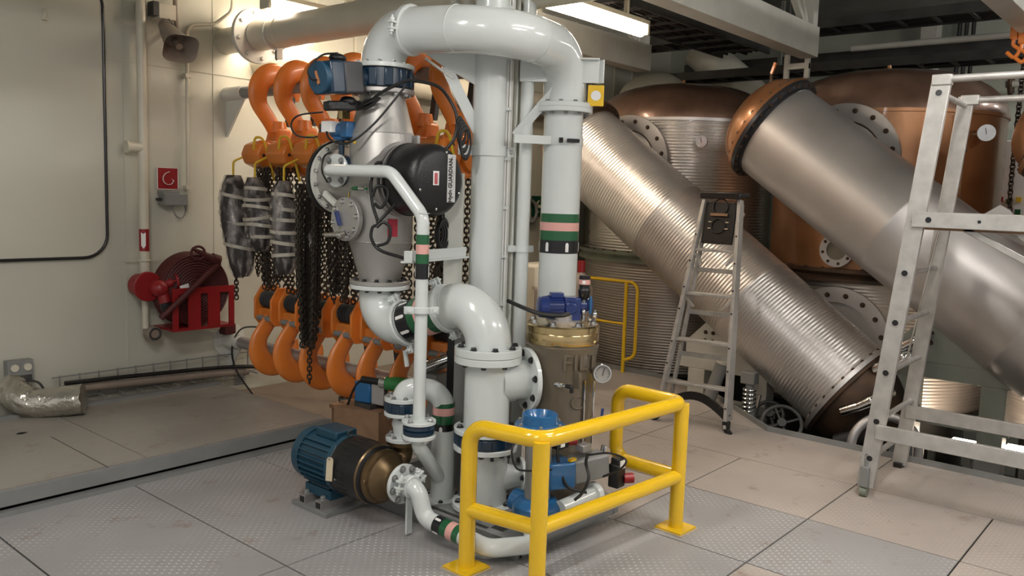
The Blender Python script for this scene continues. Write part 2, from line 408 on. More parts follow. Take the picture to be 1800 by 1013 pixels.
# hatch in the wall with black rubber seal
def rrect(x0,x1,z0,z1,r,n=8):
    out=[]
    for cx,cz,a0 in ((x1-r,z0+r,-90),(x1-r,z1-r,0),(x0+r,z1-r,90),(x0+r,z0+r,180)):
        for k in range(n+1): t=R_(a0+90*k/n); out.append((cx+r*math.cos(t),cz+r*math.sin(t)))
    return out
m=MB(); m.prism(rrect(-.6,2.71,1.165,3.08,.16),(0,6.19,0),(1,0,0),(0,0,1),.03); d1=struct('door_1',m,CREAM)
m=MB(); P=[(x,6.176,z) for x,z in rrect(-.6,2.715,1.16,3.085,.165)]; m.tube(P+[P[0]],.0115,bend=.001,seg=8); build('seal',m,BLK,d1)
m=MB(); m.torus((2.320,6.150,2.801),(1,-.2,0),.030,.008,seg=20); m.box((2.325,6.165,2.770),(.03,.05,.01)); build('lifting_ring',m,CREAM2,d1)
# raised platform along the left wall
t=thing('raised_platform','low raised platform of speckled steel plates along the cream wall','platform',(1.2,5.3,0))
m=MB()
m.box((2.86,5.30,.122),(1.26,1.36,.016)); m.box((1.45,5.30,.122),(1.548,1.36,.016)); m.box((-.2,5.3,.122),(1.74,1.36,.016)); build('top_plate',m,DECKP,t)
m=MB(); m.box((1.2,4.6,.085),(4.62,.02,.085)); m.box((3.5,5.30,.085),(.02,1.38,.085)); build('side_fascia',m,GALV,t,bev=.003)
m=MB(); m.box((1.2,4.585,.012),(4.62,.05,.024)); build('floor_angle',m,GALV,t)
m=MB(); m.box((1.2,4.66,.03),(4.55,.04,.05)); build('shadow_gap',m,BLK,t)
m=MB(); m.box((1.2,6.0,.115),(4.6,.05,.075)); build('rear_kerb',m,GALV,t)
m=MB(); m.lathe((1.908,5.589,0.130),(0,0,1),[(0,.022),(.002,.022)],16); m.box((1.908,5.588,0.131),(.06,.018,.002)); build('finger_hole',m,BLK,t)
m=MB(); m.bar((2.006,5.394,0.131),(1.998,4.593,0.131),.004,.002,up=(0,0,1)); build('plate_joint',m,BLK,t)
# bilge frames and boxes under the deck, far right
# ================================================================ LAMPS
def lamp(x0,x1,y,z,label,w=.095,group=None,mt=None):
    t=thing('fluorescent_light',label,'ceiling light',((x0+x1)/2,y,z),group)
    xc=(x0+x1)/2; L=x1-x0
    m=MB(); pf=[(-w/2,0),(-w/2,-.045),(-w/2+.035,-.085),(w/2-.035,-.085),(w/2,-.045),(w/2,0)]
    m.prism(pf,(xc,y,z),(0,1,0),(0,0,1),L-.06); build('diffuser',m,mt or LAMP,t)
    m=MB(); m.box((xc,y,z+.018),(L,w+.02,.035)); build('housing',m,CREAM2,t,bev=.004)
    for s in (x0+.012,x1-.012):
        m=MB(); m.box((s,y,z-.035),(.03,w+.02,.08)); build('end_cap',m,CREAM2,t,bev=.006)
    for s in (x0+.25,x1-.25):
        m=MB(); m.box((s,y,(z+.035+3.87)/2),(.03,.03,3.87-z-.035)); build('hanger',m,CREAM2,t)
    return t
lamp(4.35,5.70,3.60,3.035,'bright fluorescent light at the top right of the white pipe arch')
lamp(3.55,4.55,5.46,3.06,'bright fluorescent light above the cream pipe in the top left corner')
lamp(3.75,4.34,5.98,2.97,'bright fluorescent light low on the wall under the cream pipe')
lamp(5.35,6.30,4.93,3.12,'bright fluorescent light hidden behind the right end of the white arch')
G='ceiling lights over the room, outside the picture'
ROOM=mat('neutral_lamp_diffuser',(.9,.9,.9),rough=.5,emit=(1.0,.95,.90),es=LAMP_POWER*1.7)
for x0,y,z,l in ((.3,2.6,3.3,'nearest above the camera'),(-.9,.4,3.4,'behind the camera'),(2.6,-.9,3.4,'right of the yellow guard'),(5.2,-1.2,3.4,'above the scaffold'),(3.0,.9,3.5,'above the open floor'),(8.6,.1,3.35,'added above the far end of the copper tanks to light the back wall')):  # last lamp is an unseen addition that brightens the far bulkhead and pale cabinet
    lamp(x0,x0+1.25,y,z,'fluorescent ceiling light outside the picture, '+l,group=G,w=.17,mt=ROOM)
# ================================================================ OVERHEAD STEEL
def truss(y,xe,label,x0=1.2,z=3.0):
    t=thing('box_beam',label,'ceiling beam',((x0+xe)/2,y,z))
    m=MB(); m.box(((x0+xe)/2,y,z+.13),(xe-x0,.16,.26)); build('beam',m,STAND,t,bev=.004)
    m=MB(); m.box((xe-.06,y,(z+.26+3.87)/2),(.10,.12,3.87-z-.26)); build('hanger_post',m,STAND,t)
    for k in (1,2):
        m=MB(); m.bar((xe-.1-.05*k,y,z+.28),(xe-.1-.42*k,y,3.86),.05,.05); build('diagonal_brace',m,STAND,t)
    m=MB(); m.box((5.2,y-.02,(z+.26+3.87)/2),(.06,.06,3.87-z-.26)); build('hanger_post',m,STAND,t)
truss(4.71,7.5,'cream box beam ending behind the lamp, left of the other two')
truss(3.0,7.5,'long cream box beam ending above the left copper tank')
truss(1.24,7.35,'cream box beam at the top right corner of the picture')
def tray(x,z,y0,y1,label,w=.34,along='y'):
    t=thing('cable_ladder',label,'cable tray',(x,(y0+y1)/2,z))
    F=(lambda a,b,c:(a,b,c)) if along=='y' else (lambda a,b,c:(b,a,c))
    if along!='y': t.location=Vector(((y0+y1)/2,x,z)); OFF[t.name]=t.location.copy()
    m=MB()
    for s in (-1,1): m.box(F(x+s*w/2,(y0+y1)/2,z),F(.02,y1-y0,.09))
    build('side_rail',m,DARK,t)
    m=MB(); n=int((y1-y0)/.3)
    for i in range(n): m.box(F(x,y0+.15+i*.3,z-.03),F(w,.035,.02))
    build('rung',m,DARK,t,kind='stuff')
    m=MB()
    for i in range(7):
        pts=[F(x-w*.4+w*.8*i/6+rnd.uniform(-.02,.02),y0+(y1-y0)*k/8,z-.01+rnd.uniform(-.01,.02)) for k in range(9)]
        m.tube(pts,rnd.uniform(.012,.022),seg=6,smooth=True)
    build('cable_bundle',m,RUB,t,kind='stuff')
    for k in (.2,.8):
        m=MB(); yy=y0+(y1-y0)*k; m.box(F(x,yy,(z+3.87)/2),F(.03,.04,3.87-z)); build('hanger',m,STANDG,t)
tray(8.9,3.12,-2.2,5.4,'lower dark cable ladder crossing above the copper tanks')
tray(8.2,3.40,-2.2,5.6,'upper dark cable ladder crossing above the copper tanks',w=.4)
tray(3.9,3.22,5.0,8.1,'dark cable ladder running away above the bright lamp on the right',w=.5,along='x')
tray(9.7,3.35,-1.5,5.4,'dark cable ladder close to the far green bulkhead',w=.3)
m=MB(); m.tube([(8.55,-2,3.24),(8.55,3.0,3.24)],.03,seg=14); tag(build('overhead_pipe',m,STAND,origin=(8.55,1.6,3.24)),'thin pale pipe running between the two overhead cable ladders','pipe')
# insulated ducts high behind the left copper tank
m=MB(); m.tube([(8.318,5.434,2.584),(8.546,5.381,2.929),(8.708,5.197,2.970),(8.817,4.869,2.707)],.23,bend=.22,seg=24)
tag(build('insulated_duct',m,CREAM,origin=(8.648,5.435,3.042)),'wrapped pale duct bending down behind the left copper dome','duct')
m=MB(); m.tube([(9.182,5.043,3.515),(9.351,4.626,3.144),(9.472,4.267,2.778)],.21,bend=.25,seg=24)
tag(build('insulated_duct',m,CREAM,origin=(9.573,4.855,3.287)),'wrapped pale duct slanting down between the two copper domes','duct')
# far wall pieces
m=MB(); m.box((10.3,4.35,2.3),(.14,.14,3.3)); tag(build('column',m,STANDG,origin=(10.3,4.35,.6)),'grey-green steel post behind the gap left of the round elbow','column')
m=MB(); m.box((10.3,2.75,2.3),(.22,.16,3.3)); tag(build('column',m,STAND,origin=(10.3,2.75,.6)),'pale steel post on the far bulkhead beside a bunch of cables','column')
for k in range(3):
    m=MB(); m.tube([(10.45,2.5-.07*k,3.87),(10.45,2.5-.07*k,-1.2)],.022,seg=8); tag(build('riser_cable',m,RUB,origin=(10.45,2.5-.07*k,-1.2)),['nearest','middle','rightmost'][k]+' black vertical cable beside the pale post on the far bulkhead','cable','vertical cables on the far bulkhead')
t=thing('wall_pipe','pale pipe with a flanged end running along the far bulkhead','pipe',(10.2,1.2,3.0))
m=MB(); m.tube([(10.2,1.95,3.03),(10.2,-.6,3.03)],.035,seg=14); build('pipe',m,STAND,t); flange(t,(10.2,1.9,3.03),(0,1,0),.12,.03,6,mt=RUST,side=-1)
m=MB(); m.box((10.5,1.1,2.86),(.06,1.1,.30)); tag(build('white_panel',m,STAND,origin=(10.5,1.1,2.7)),'pale rectangular duct panel under the flanged pipe on the far bulkhead','panel')
m=MB(); m.box((10.4,.62,2.98),(.03,.14,.36)); o=tag(build('blue_sign',m,BLUE2,origin=(10.4,.62,2.98)),'narrow blue sign board near the far right lamp rail','sign')
t=thing('switchboard_cabinet','pale cabinet with small coloured labels seen between the copper tanks','cabinet',(9.7,1.72,.75))
m=MB(); m.box((9.7,1.72,1.55),(.25,.8,1.7)); build('body',m,WHT,t,bev=.01)
cc=[ORED,RED,GREEN,YEL2,BLUE2]
for i in range(12):
    m=MB(); m.box((9.57,1.86-.08*(i%4),1.80-.12*(i//4)+.02*(i%2)),(.012,.05,.05)); build('label',m,cc[i%5],t)
m=MB(); m.chain([(9.4,1.66,3.2),(9.4,1.67,2.0),(9.42,1.65,1.6)],.06,.045,.009); tag(build('hanging_chain',m,CHAIN,origin=(9.4,1.66,3.2)),'short dark chain hanging by the pale cabinet between the tanks','chain')
# ================================================================ COPPER TANKS
TX=8.2
def tank(y,label,shell,lower,dome,R=.965,idx=0):
    t=thing('storage_tank',label,'tank',(TX,y,-1.2))
    m=MB(); m.lathe((TX,y,1.17),(0,0,1),[(0,R),(1.34,R)],96,cap=(0,0)); build('upper_shell',m,shell,t)
    pr=[(0,R+.012)]+[(.43*math.sin(PI/2*k/12)*1.0,(R+.012)*(.55*math.cos(PI/2*k/12)**.55+.45*math.cos(PI/2*k/12))) for k in range(1,12)]+[(.432,.001)]
    m=MB(); m.lathe((TX,y,2.50),(0,0,1),pr,96,cap=(1,0)); build('dome',m,dome,t,ang=60)
    m=MB(); m.lathe((TX,y,2.485),(0,0,1),[(0,R+.016),(.028,R+.016)],96); build('shell_band',m,COPPER if idx else STEEL2,t)
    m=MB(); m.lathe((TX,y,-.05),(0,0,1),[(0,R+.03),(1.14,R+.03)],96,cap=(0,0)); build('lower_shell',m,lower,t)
    m=MB(); m.lathe((TX,y,1.06),(0,0,1),[(0,R+.03),(0,R+.10),(.03,R+.10),(.05,R+.07),(.08,R+.10),(.11,R+.10),(.11,R)],96,cap=(0,0)); rg=build('joint_ring',m,GREENRING if idx==0 else RUST,t)
    bolts(rg,(TX,y,1.17),(0,0,1),R+.08,40,.012,.014,RUST,washer=False)
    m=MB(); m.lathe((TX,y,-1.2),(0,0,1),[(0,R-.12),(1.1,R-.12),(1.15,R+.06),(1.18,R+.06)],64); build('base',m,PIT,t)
    # manway on the front
    zc=2.07 if idx==0 else 2.09; xf=TX-R
    m=MB(); m.cyl((xf-.05,y+.02,zc),(xf+.3,y+.02,zc),.36,seg=48); build('manway_neck',m,shell if idx else STEEL2,t)
    m=MB(); m.cyl((xf-.08,y+.02,zc),(xf-.045,y+.02,zc),.46,seg=56); fl=build('manway_flange',m,STEEL2,t)
    bolts(fl,(xf-.08,y+.02,zc),(-1,0,0),.40,16,.016,.02,RUST)
    m=MB(); m.torus((xf-.082,y+.02,zc),(1,0,0),.31,.006,seg=48); build('gasket',m,RUST,fl)
    m=MB(); m.lathe((xf-.08,y+.02,zc),(-1,0,0),[(0,.305),(.012,.29),(.02,.01)],40); build('cover_disc',m,STEEL2,fl)
    zc=.56
    if idx==0: zc=None
    if zc is not None:
     m=MB(); m.ringplate((xf-.07,y-.02,zc),(1,0,0),.33,.46,.03,56); f2=build('lower_flange',m,STEEL2,t)
     bolts(f2,(xf-.087,y-.02,zc),(-1,0,0),.395,16,.016,.02,RUST)
     m=MB(); m.cyl((xf-.055,y-.02,zc),(xf+.3,y-.02,zc),.34,seg=48); build('lower_neck',m,STEEL2,t)
    m=MB(); m.cyl((TX+.02,y+.03,2.925),(TX+.02,y+.03,3.0),.02,seg=12); build('vent_nipple',m,COPPER,t)
    return t
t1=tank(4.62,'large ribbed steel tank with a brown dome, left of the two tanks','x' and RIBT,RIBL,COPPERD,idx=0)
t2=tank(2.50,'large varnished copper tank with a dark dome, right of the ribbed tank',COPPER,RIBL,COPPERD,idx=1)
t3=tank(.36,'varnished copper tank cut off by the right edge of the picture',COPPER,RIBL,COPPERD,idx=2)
def portlight(t,y,z,R=.965):
    d=Vector((-math.sqrt(R*R-(y)**2),y,0)); n=d.normalized(); c=OFF[t.name]+d; c.z=z
    m=MB(); m.ringplate(c+n*.03,n,.085,.145,.05,36); o=build('sight_glass',m,STEEL2,t); bolts(o,c+n*.055,n,.118,8,.010,.01,RUST)
    m=MB(); m.cyl(c,c+n*.035,.088,seg=32); build('pane',m,mat('cloudy_glass',(.22,.2,.15),rough=.15,coat=.6),o)
portlight(t2,.02,1.33)
def tankgauge(t,y,z,R=.965,r=.07):
    d=Vector((-math.sqrt(R*R-(y)**2),y,0)); n=d.normalized(); c=OFF[t.name]+d; c.z=z
    m=MB(); m.cyl(c,c+n*.10,.02,seg=12); g=build('dial_gauge',m,CHROME,t); v=Vector((-1,-.25,0)).normalized(); b=c+n*.10
    m=MB(); m.lathe(b,v,[(0,r*.9),(.05,r*.9),(.052,r),(.066,r),(.066,r*.80),(.054,r*.80)],32); build('bezel',m,CHROME,g)
    m=MB(); m.cyl(b+v*.045,b+v*.053,r*.80,seg=28); build('dial',m,WHG,g)
    m=MB(); m.bar(b+v*.060-Vector((0,0,.01)),b+v*.060+Vector((0,.01,r*.6)),.005,.003,up=v); build('needle',m,BLK,g)
tankgauge(t1,-.62,2.27,r=.055); tankgauge(t2,-.84,2.32,r=.066)
m=MB(); m.tube([(7.6,1.72,2.17),(7.44,1.66,2.17),(7.42,1.66,2.22)],.014,bend=.02,seg=10); build('elbow_tap',m,CHROME,t2)
m=MB(); m.box((7.62,5.3,1.30),(.05,.14,.2)); m.torus((7.60,5.3,1.33),(1,0,0),.06,.02); build('clamp',m,RUST,t1)
for d in (-.05,.05):
    m=MB(); m.bar((7.55,1.75+d,1.18),(7.55,1.75+d,2.46),.02,.02); build('seam_strip',m,COPPER,t2)
# ================================================================ DIAGONAL DUCTS
DX=6.72
def duct(dy,label,skin,smooth,nm=None):
    a=Vector((DX,5.03+dy,2.30)); b=Vector((DX,2.20+dy,.27)); ax=(b-a).normalized(); a=a+(ax*.20+Vector((0,0,.03)) if dy==0 else ax*0); L=(b-a).length; ax=(b-a).normalized(); r=.405
    t=thing('diagonal_duct',label,'duct',(DX,(a.y+b.y)/2,(a.z+b.z)/2))
    m=MB(); m.lathe(a,ax,[(0,r),(L*.36,r),(L*.363,r+.004),(L*.37,r+.004),(L*.373,r),(L*.68,r),(L*.683,r+.004),(L*.69,r+.004),(L*.693,r),(L,r)],96,cap=(0,0)); build('shell',m,skin,t)
    m=MB(); m.lathe(a,ax,[(-.03,r),(-.03,r+.055),(0,r+.055),(.005,r+.01),(.03,r+.006),(.035,r)],72,cap=(0,0)); f1=build('top_flange',m,RUST if not smooth else BOLT,t)
    bolts(f1,a+ax*.0,ax,r+.035,28,.014,.016,RUST)
    m=MB(); m.lathe(b,ax,[(-.02,r),(-.02,r+.012),(0,r+.055),(.035,r+.055),(.035,r)],72,cap=(0,0)); f2=build('bottom_flange',m,STEEL2,t)
    bolts(f2,b,-ax,r+.038,28,.014,.016,RUST)
    up=ax.cross(Vector((-1,0,0))); up=up if up.z>0 else -up
    # lifting lug near the middle, on top
    c=a+ax*(L*.50)+up*(r+.04); u=ax
    m=MB(); m.prism([(-.10,-.06),(.13,-.06),(.10,.075),(.02,.095),(-.05,.085)],c,u,up,.018); lg=build('lifting_lug',m,STEEL2,t)
    m=MB(); m.cyl(c+Vector((-.012,0,0))+u*.04+up*.045,c+Vector((.012,0,0))+u*.04+up*.045,.016,seg=14); build('lug_hole',m,BLK,lg)
    m=MB(); m.box(c-up*.05+u*.02,(.10,.24,.012),Matrix((Vector((1,0,0)),ax,up)).transposed()); build('lug_pad',m,STEEL2,t)
    nm=nm or ('smooth' if smooth else 'ribbed')
    e=thing('dished_head','copper dished head bolted on the upper end of the '+nm+' diagonal duct','duct end',a)
    pr=[(.064,r+.012)]+[(.064+.24*math.sin(PI/2*k/12),(r+.012)*(.5*math.cos(PI/2*k/12)**.5+.5*math.cos(PI/2*k/12))) for k in range(1,12)]+[(.306,.001)]
    m=MB(); m.lathe(a,-ax,pr,64,cap=(1,0)); build('head_shell',m,COPPER,e,ang=60)
    m=MB(); m.lathe(a,ax,[(-.062,.40),(-.062,r+.055),(-.032,r+.055),(-.032,.40)],72,cap=(0,0)); ef=build('head_flange',m,COPPER,e)
    bolts(ef,a-ax*.062,-ax,r+.034,28,.014,.016,RUST)
    e=thing('dished_head','burnt brown dished head under the lower end of the '+nm+' diagonal duct','duct end',b)
    pr=[(.037,r+.04),(.06,r+.04),(.06,r)]+[(.06+.42*math.sin(PI/2*k/12),(r)*(.4*math.cos(PI/2*k/12)**.5+.6*math.cos(PI/2*k/12))) for k in range(1,12)]+[(.482,.001)]
    m=MB(); m.lathe(b,ax,pr,64,cap=(1,0)); build('head_shell',m,RUST,e,ang=60)
    c=b+ax*.3+Vector((.45,0,-.25)); m=MB(); m.tube([b+ax*.25,c,c+Vector((0,0,-.75))],.11,bend=.12,seg=24); build('outlet_pipe',m,RUST,e)
duct(0,'ribbed stainless duct slanting down in front of the left tank',RIBD,False)
duct(-4.20,'brown-ended duct cut off by the right edge of the picture',STEEL2,True,'third')
duct(-2.10,'smooth dull stainless duct slanting down on the right side',STEEL2,True)
# ================================================================ SUPPORTS UNDER THE DUCTS
def support(y,z1,mt,label,x=6.72,w=.80):
    t=thing('duct_support',label,'support frame',(x,y,-1.2))
    for s in (-1,1):
        m=MB(); m.box((x,y+s*w*.36,(-1.2+z1-.32)/2),(.16,.16,z1-.32+1.2)); build('post',m,mt,t,bev=.004)
        m=MB(); m.box((x,y+s*w*.36,-.15),(.168,.168,.3)); build('painted_foot',m,GALV,t)
    m=MB(); m.box((x,y,z1-.26),(.16,w*1.15,.12)); build('cross_beam',m,mt,t,bev=.004)
    m=MB(); m.box((x,y,z1-.62),(.12,w,.09)); build('lower_rail',m,mt,t)
    m=MB(); m.prism([(-.40,0),(.42,0),(.42,.06),(.10,.30),(-.22,.30),(-.40,.12)],(x-.07,y+.0,z1-.2),(0,-1,0),(0,0,1),.02); g=build('gusset_plate',m,mt,t,bev=.002)
    bolts(g,(x-.085,y+.18,z1-.02),(-1,0,0),.05,4,.013,.014,RUST,a0=.78)
    m=MB(); m.prism([(0,0),(.3,0),(0,.3)],(x,y-w*.36,z1-.2),(0,-1,0),(0,0,1),.02); build('side_gusset',m,mt,t)
support(3.19,.55,STAND,'cream support frame with a bolted gusset under the ribbed duct')
support(1.45,.78,STANDG,'grey-green support frame with a bolted gusset under the smooth duct')
# ================================================================ BILGE MACHINERY
t=thing('drain_pipe','dark grey slanting drain pipe behind the stepladder','pipe',(6.450,3.177,0.294))
m=MB(); m.tube([(6.450,3.131,0.389),(6.450,3.270,-0.068),(6.450,3.300,-0.274)],.055,seg=16); build('pipe',m,GALV,t); m=MB(); m.cyl((6.450,3.131,0.389),(6.450,3.139,0.359),.062,seg=16); build('collar',m,CREAM,t)
t=thing('bilge_valve','dark valve with a spring body below the ribbed duct','valve',(6.400,2.856,0.116))
m=MB(); m.box((6.400,2.867,0.285),(.1,.12,.10)); build('actuator_box',m,GALV,t,bev=.008)
m=MB(); m.cyl((6.400,2.864,0.233),(6.400,2.817,-0.162),.035,seg=16); build('stem',m,GALV,t)
m=MB()
for k in range(9): m.torus(Vector((6.400,2.861,0.187))+Vector((0,0,-.035*k)),(0,0,1),.05,.009,seg=18,rs=6)
build('spring',m,CHROME,t)
m=MB(); m.cyl((6.350,2.749,0.168),(6.350,2.774,-0.025),.012,seg=10); build('lever',m,CHROME,t)
def wheel(c,R,label,mt=DARK):
    t=thing('handwheel',label,'handwheel',c); m=MB(); m.torus(c,(-.7,-.3,.6),R,.016,seg=28); build('rim',m,mt,t)
    u,v,a=basis((-.7,-.3,.6)); m=MB()
    for k in range(4): d=u*math.cos(k*PI/2+.4)+v*math.sin(k*PI/2+.4); m.cyl(V(c),V(c)+d*R,.01,seg=8)
    build('spokes',m,mt,t); m=MB(); m.cyl(V(c)-a*.04,V(c)+a*.03,.035,seg=14); build('hub',m,mt,t)
    m=MB(); m.cyl(V(c)-a*.04,V(c)-a*.25,.02,seg=10); build('spindle',m,mt,t)
wheel((6.300,2.535,-0.014),.15,'dark handwheel in the pit below the ribbed duct')
wheel((6.500,2.725,-0.010),.11,'smaller dark handwheel hidden at the pit edge by the stepladder')
m=MB(); m.torus((6.350,1.772,-0.059),(-.8,-.55,.1),.24,.035,seg=40,a0=0,a1=2*PI); tag(build('pipe_ring',m,STEEL2,origin=(6.350,1.772,-0.059)),'large pale flange ring lying in the pit below the brown cone','flange')
for k,(x,y,r,l) in enumerate(((1580,620,.035,'polished pipe stub behind the scaffold stile, upper'),(1560,650,.05,'polished pipe joint behind the scaffold stile, lower'),(1505,715,.04,'short polished pipe beside the brown cone'),(1490,760,.06,'dull pipe lying below the brown cone'))):
    m=MB(); c=V(on) if False else None
    p={0:(6.500,1.755,0.687),1:(6.500,1.812,0.550),2:(6.300,1.961,0.233),3:(6.400,2.015,-0.036)}[k]; p=V(p); m.tube([p+Vector((0,.12,-.06)),p,p+Vector((0,-.1,.07)),p+Vector((.2,-.16,.1))],r,bend=.04,seg=16); tag(build('pipe_stub',m,CHROME if k<3 else DARK,origin=p),l,'pipe')
m=MB(); m.tube([(6.3,3.2,-.35),(6.3,1.9,-.4),(6.3,-1,-.4)],.09,seg=20); tag(build('bilge_pipe',m,DARK,origin=(6.3,1.9,-.4)),'dark horizontal pipe low in the pit under the ducts','pipe')
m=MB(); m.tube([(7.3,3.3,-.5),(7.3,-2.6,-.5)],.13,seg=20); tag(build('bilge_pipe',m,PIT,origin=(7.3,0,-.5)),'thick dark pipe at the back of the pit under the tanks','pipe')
# working lights in the pit at the right, seen through the frame
for i,(c,l) in enumerate((((7.300,1.683,-0.156),'bright work light shining under the deck, leftmost behind the scaffold bars'),((7.300,1.418,-0.136),'bright work light shining under the deck, middle one behind the scaffold bars'),((7.300,1.037,-0.105),'bright work light shining under the deck, at the right picture edge'))):
    c=V(c); t=thing('pit_lamp',l,'work light',c); m=MB(); m.box(c,(.10,.24,.04)); build('diffuser',m,LAMP,t,bev=.01); m=MB(); m.box(c+Vector((.03,0,-.05)),(.14,.28,.05)); build('housing',m,GALV,t)
    m=MB(); m.box((c.x+.03,c.y,(c.z-.06-1.22)/2),(.05,.05,c.z-.06+1.22)); build('post',m,GALV,t)
# thin yellow handrail in front of the left tank
t=thing('thin_handrail','thin yellow handrail in front of the left tank, far side of the deck','handrail',(6.93,4.4,0))
z1=.90; x=6.93
m=MB(); m.tube([(x,6.0,z1),(x,4.30,z1),(x,4.30,.17),(x,4.43,.12)],.017,bend=.09,seg=12); build('top_rail',m,YEL,t)
m=MB(); m.tube([(x,6.0,.48),(x,4.43,.48)],.013,seg=10); build('mid_rail',m,YEL,t)
for y in (4.43,5.9):
    m=MB(); m.tube([(x,y,0),(x,y,z1)],.019,seg=10); build('post',m,YEL,t)
# ================================================================ STEPLADDER
t=thing('stepladder','aluminium stepladder with a black top standing by the ribbed duct','stepladder',(5.66,2.97,0))
FL=Vector((5.60,3.245,.03)); FR=Vector((5.67,2.70,.03)); TL=Vector((5.93,3.11,1.72)); TR=Vector((5.95,2.83,1.72))
def lp(a,b,k): return a+(b-a)*k
for a,b in ((FL,TL),(FR,TR)):
    m=MB(); m.bar(a,b,.026,.06,up=(1,0,0)); rl=build('front_rail',m,ALU,t,bev=.002)
    q=b-a
    for k in (.09,.25,.35,.50,.60,.72,.84): 
        m=MB(); p=a+q*k; m.cyl(p+Vector((-.036,0,0)),p+Vector((-.028,0,0)),.007,seg=8); build('rivet',m,BOLT,rl)
BLr=FL+Vector((.12,-.03,.04)); BRr=FR+Vector((.12,.03,.04))
for a,b in ((BLr,TL+Vector((.05,-.01,-.03))),(BRr,TR+Vector((.05,.01,-.03)))):
    m=MB(); m.bar(a,b,.022,.035,up=(1,0,0)); build('rear_rail',m,ALU,t,bev=.002)
for k in (.165,.36,.57,.77):
    m=MB(); a=lp(FL,TL,k)+Vector((.03,0,0)); b=lp(FR,TR,k)+Vector((.03,0,0)); m.bar(a,b,.085,.022); build('step',m,ALU,t,bev=.003)
for k in (.27,.47,.67):
    m=MB(); a=lp(BLr,TL,k)+Vector((.03,0,0)); b=lp(BRr,TR,k)+Vector((.03,0,0)); m.bar(a,b,.02,.035); build('rear_rung',m,ALU,t,bev=.002)
for k,s in ((.77,1),(.57,-1)):
    for a,b in ((FL,TL),(FR,TR)):
        p=lp(a,b,k-.01); c=(lp(FL,TL,k-.09)+lp(FR,TR,k-.09))/2; m=MB(); m.bar(p,lp(p,c,.45)+Vector((0,0,-.03 if s>0 else -.02)),.015,.015); build('diagonal_brace',m,ALU,t)
m=MB(); m.box(((TL+TR)/2)+Vector((.03,0,.035)),(.16,.34,.035)); m.box(((TL+TR)/2)+Vector((-.045,0,.03)),(.02,.33,.05)); top=build('black_top',m,BLACK,t,bev=.006)
def tri(k,off): return lp(FL,TL,k)+Vector(off)
pa=(lp(FL,TL,.985)+lp(FR,TR,.985))/2; pb=(lp(FL,TL,.80)+lp(FR,TR,.80))/2
m=MB(); m.bar(pb,pa,.25,.03,up=(1,0,0)); tr=build('tool_tray',m,BLACK,t,bev=.005)
m=MB(); u=(pa-pb).normalized(); c=pa-u*.09+Vector((-.03,0,0)); m.box(c,(.008,.14,.02)); build('wooden_slot',m,WOOD,tr)
m=MB(); m.torus(pa-u*.03+Vector((-.022,0,0)),(-1,0,.2),.06,.005); m.torus(pb+u*.14+Vector((-.022,0,0)),(-1,0,.2),.055,.004); build('recess_ring',m,RUB,tr)
for dy in (-.07,.07):
    for dz in (.12,.17):
        m=MB(); m.box(pb+u*dz+Vector((-.02,dy,0)),(.006,.025,.008)); build('slot',m,TAG,tr)
for p,s in ((FL,1),(FR,-1)):
    m=MB(); m.box(p+Vector((0,0,.03)),(.05,.045,.06)); m.prism([(-.02,.03),(.02,.03),(.02,-.0),(.05,-.03),(.04,-.03),(.0,-.025),(-.02,0)],p,(0,s,0),(0,0,1),.04); build('rubber_foot',m,RUB,t,bev=.003)
m=MB(); n=14; a=lp(FL,TL,.055); b=lp(FR,TR,.055); pts=[lp(a,b,i/n)+Vector((.02,0,.13*math.sin(PI*i/n)-.02)) for i in range(n+1)]
for i in range(n): m.bar(pts[i],pts[i+1],.06,.022,up=(1,0,0))
build('arched_foot_brace',m,BLACK,t)
# ================================================================ SCAFFOLD
t=thing('scaffold_tower','aluminium folding scaffold frame cut off by the right picture edge','scaffold',(5.4,.9,0))
def side(yb,yt,far=False):
    F0=Vector((5.05,yb,.06)); F1=Vector((5.05,yt,2.42)); B0=Vector((5.80,yb+.02,.015)); B1=Vector((5.70,yt+.02,2.38))
    for nm,a,b in (('front_stile',F0,F1),('rear_stile',B0,B1)):
        m=MB(); m.bar(a,b,.088,.032,up=(1,0,0)) if nm=='rear_stile' else m.bar(a,b,.098,.035,up=(1,0,0)); st=build(nm,m,ALU,t,bev=.003)
        if nm=='front_stile' and not far:
            for z in (.233,.459,.752,1.048,1.335,1.627,2.33):
                p=a+(b-a)*((z-a.z)/(b.z-a.z)); m=MB(); m.ringplate(p+Vector((-.0185,0,0)),(1,0,0),.017,.022,.006,20); g=build('rung_socket',m,ALU,st); m=MB(); m.cyl(p+Vector((-.0225,0,0)),p+Vector((-.018,0,0)),.017,seg=18); build('hole',m,BLK,g)
    for z in (.233,.459,.752,1.048,1.335,1.627,2.33):
        p=F0+(F1-F0)*((z-F0.z)/(F1.z-F0.z)); q=B0+(B1-B0)*((z-B0.z)/(B1.z-B0.z)); m=MB(); m.cyl(p,q,.017,seg=14); build('rung',m,ALU,t)
    m=MB(); m.cyl(F0+Vector((0,0,0)),F0+Vector((0,-.002,.2)),.022,seg=12); m.box(F0+Vector((-.02,0,.06)),(.05,.05,.12)); build('adjusting_leg',m,GALV,t,bev=.004)
    m=MB(); m.cyl((5.03,yb+.02,.03),(5.03,yb-.02,.03),.03,seg=20); build('foot_wheel',m,GREENRING,t)
    m=MB(); m.box(B0+Vector((0,0,.0)),(.09,.05,.03)); build('foot_pad',m,RUB,t)
side(1.50,1.27); side(-.55,-.32,True)
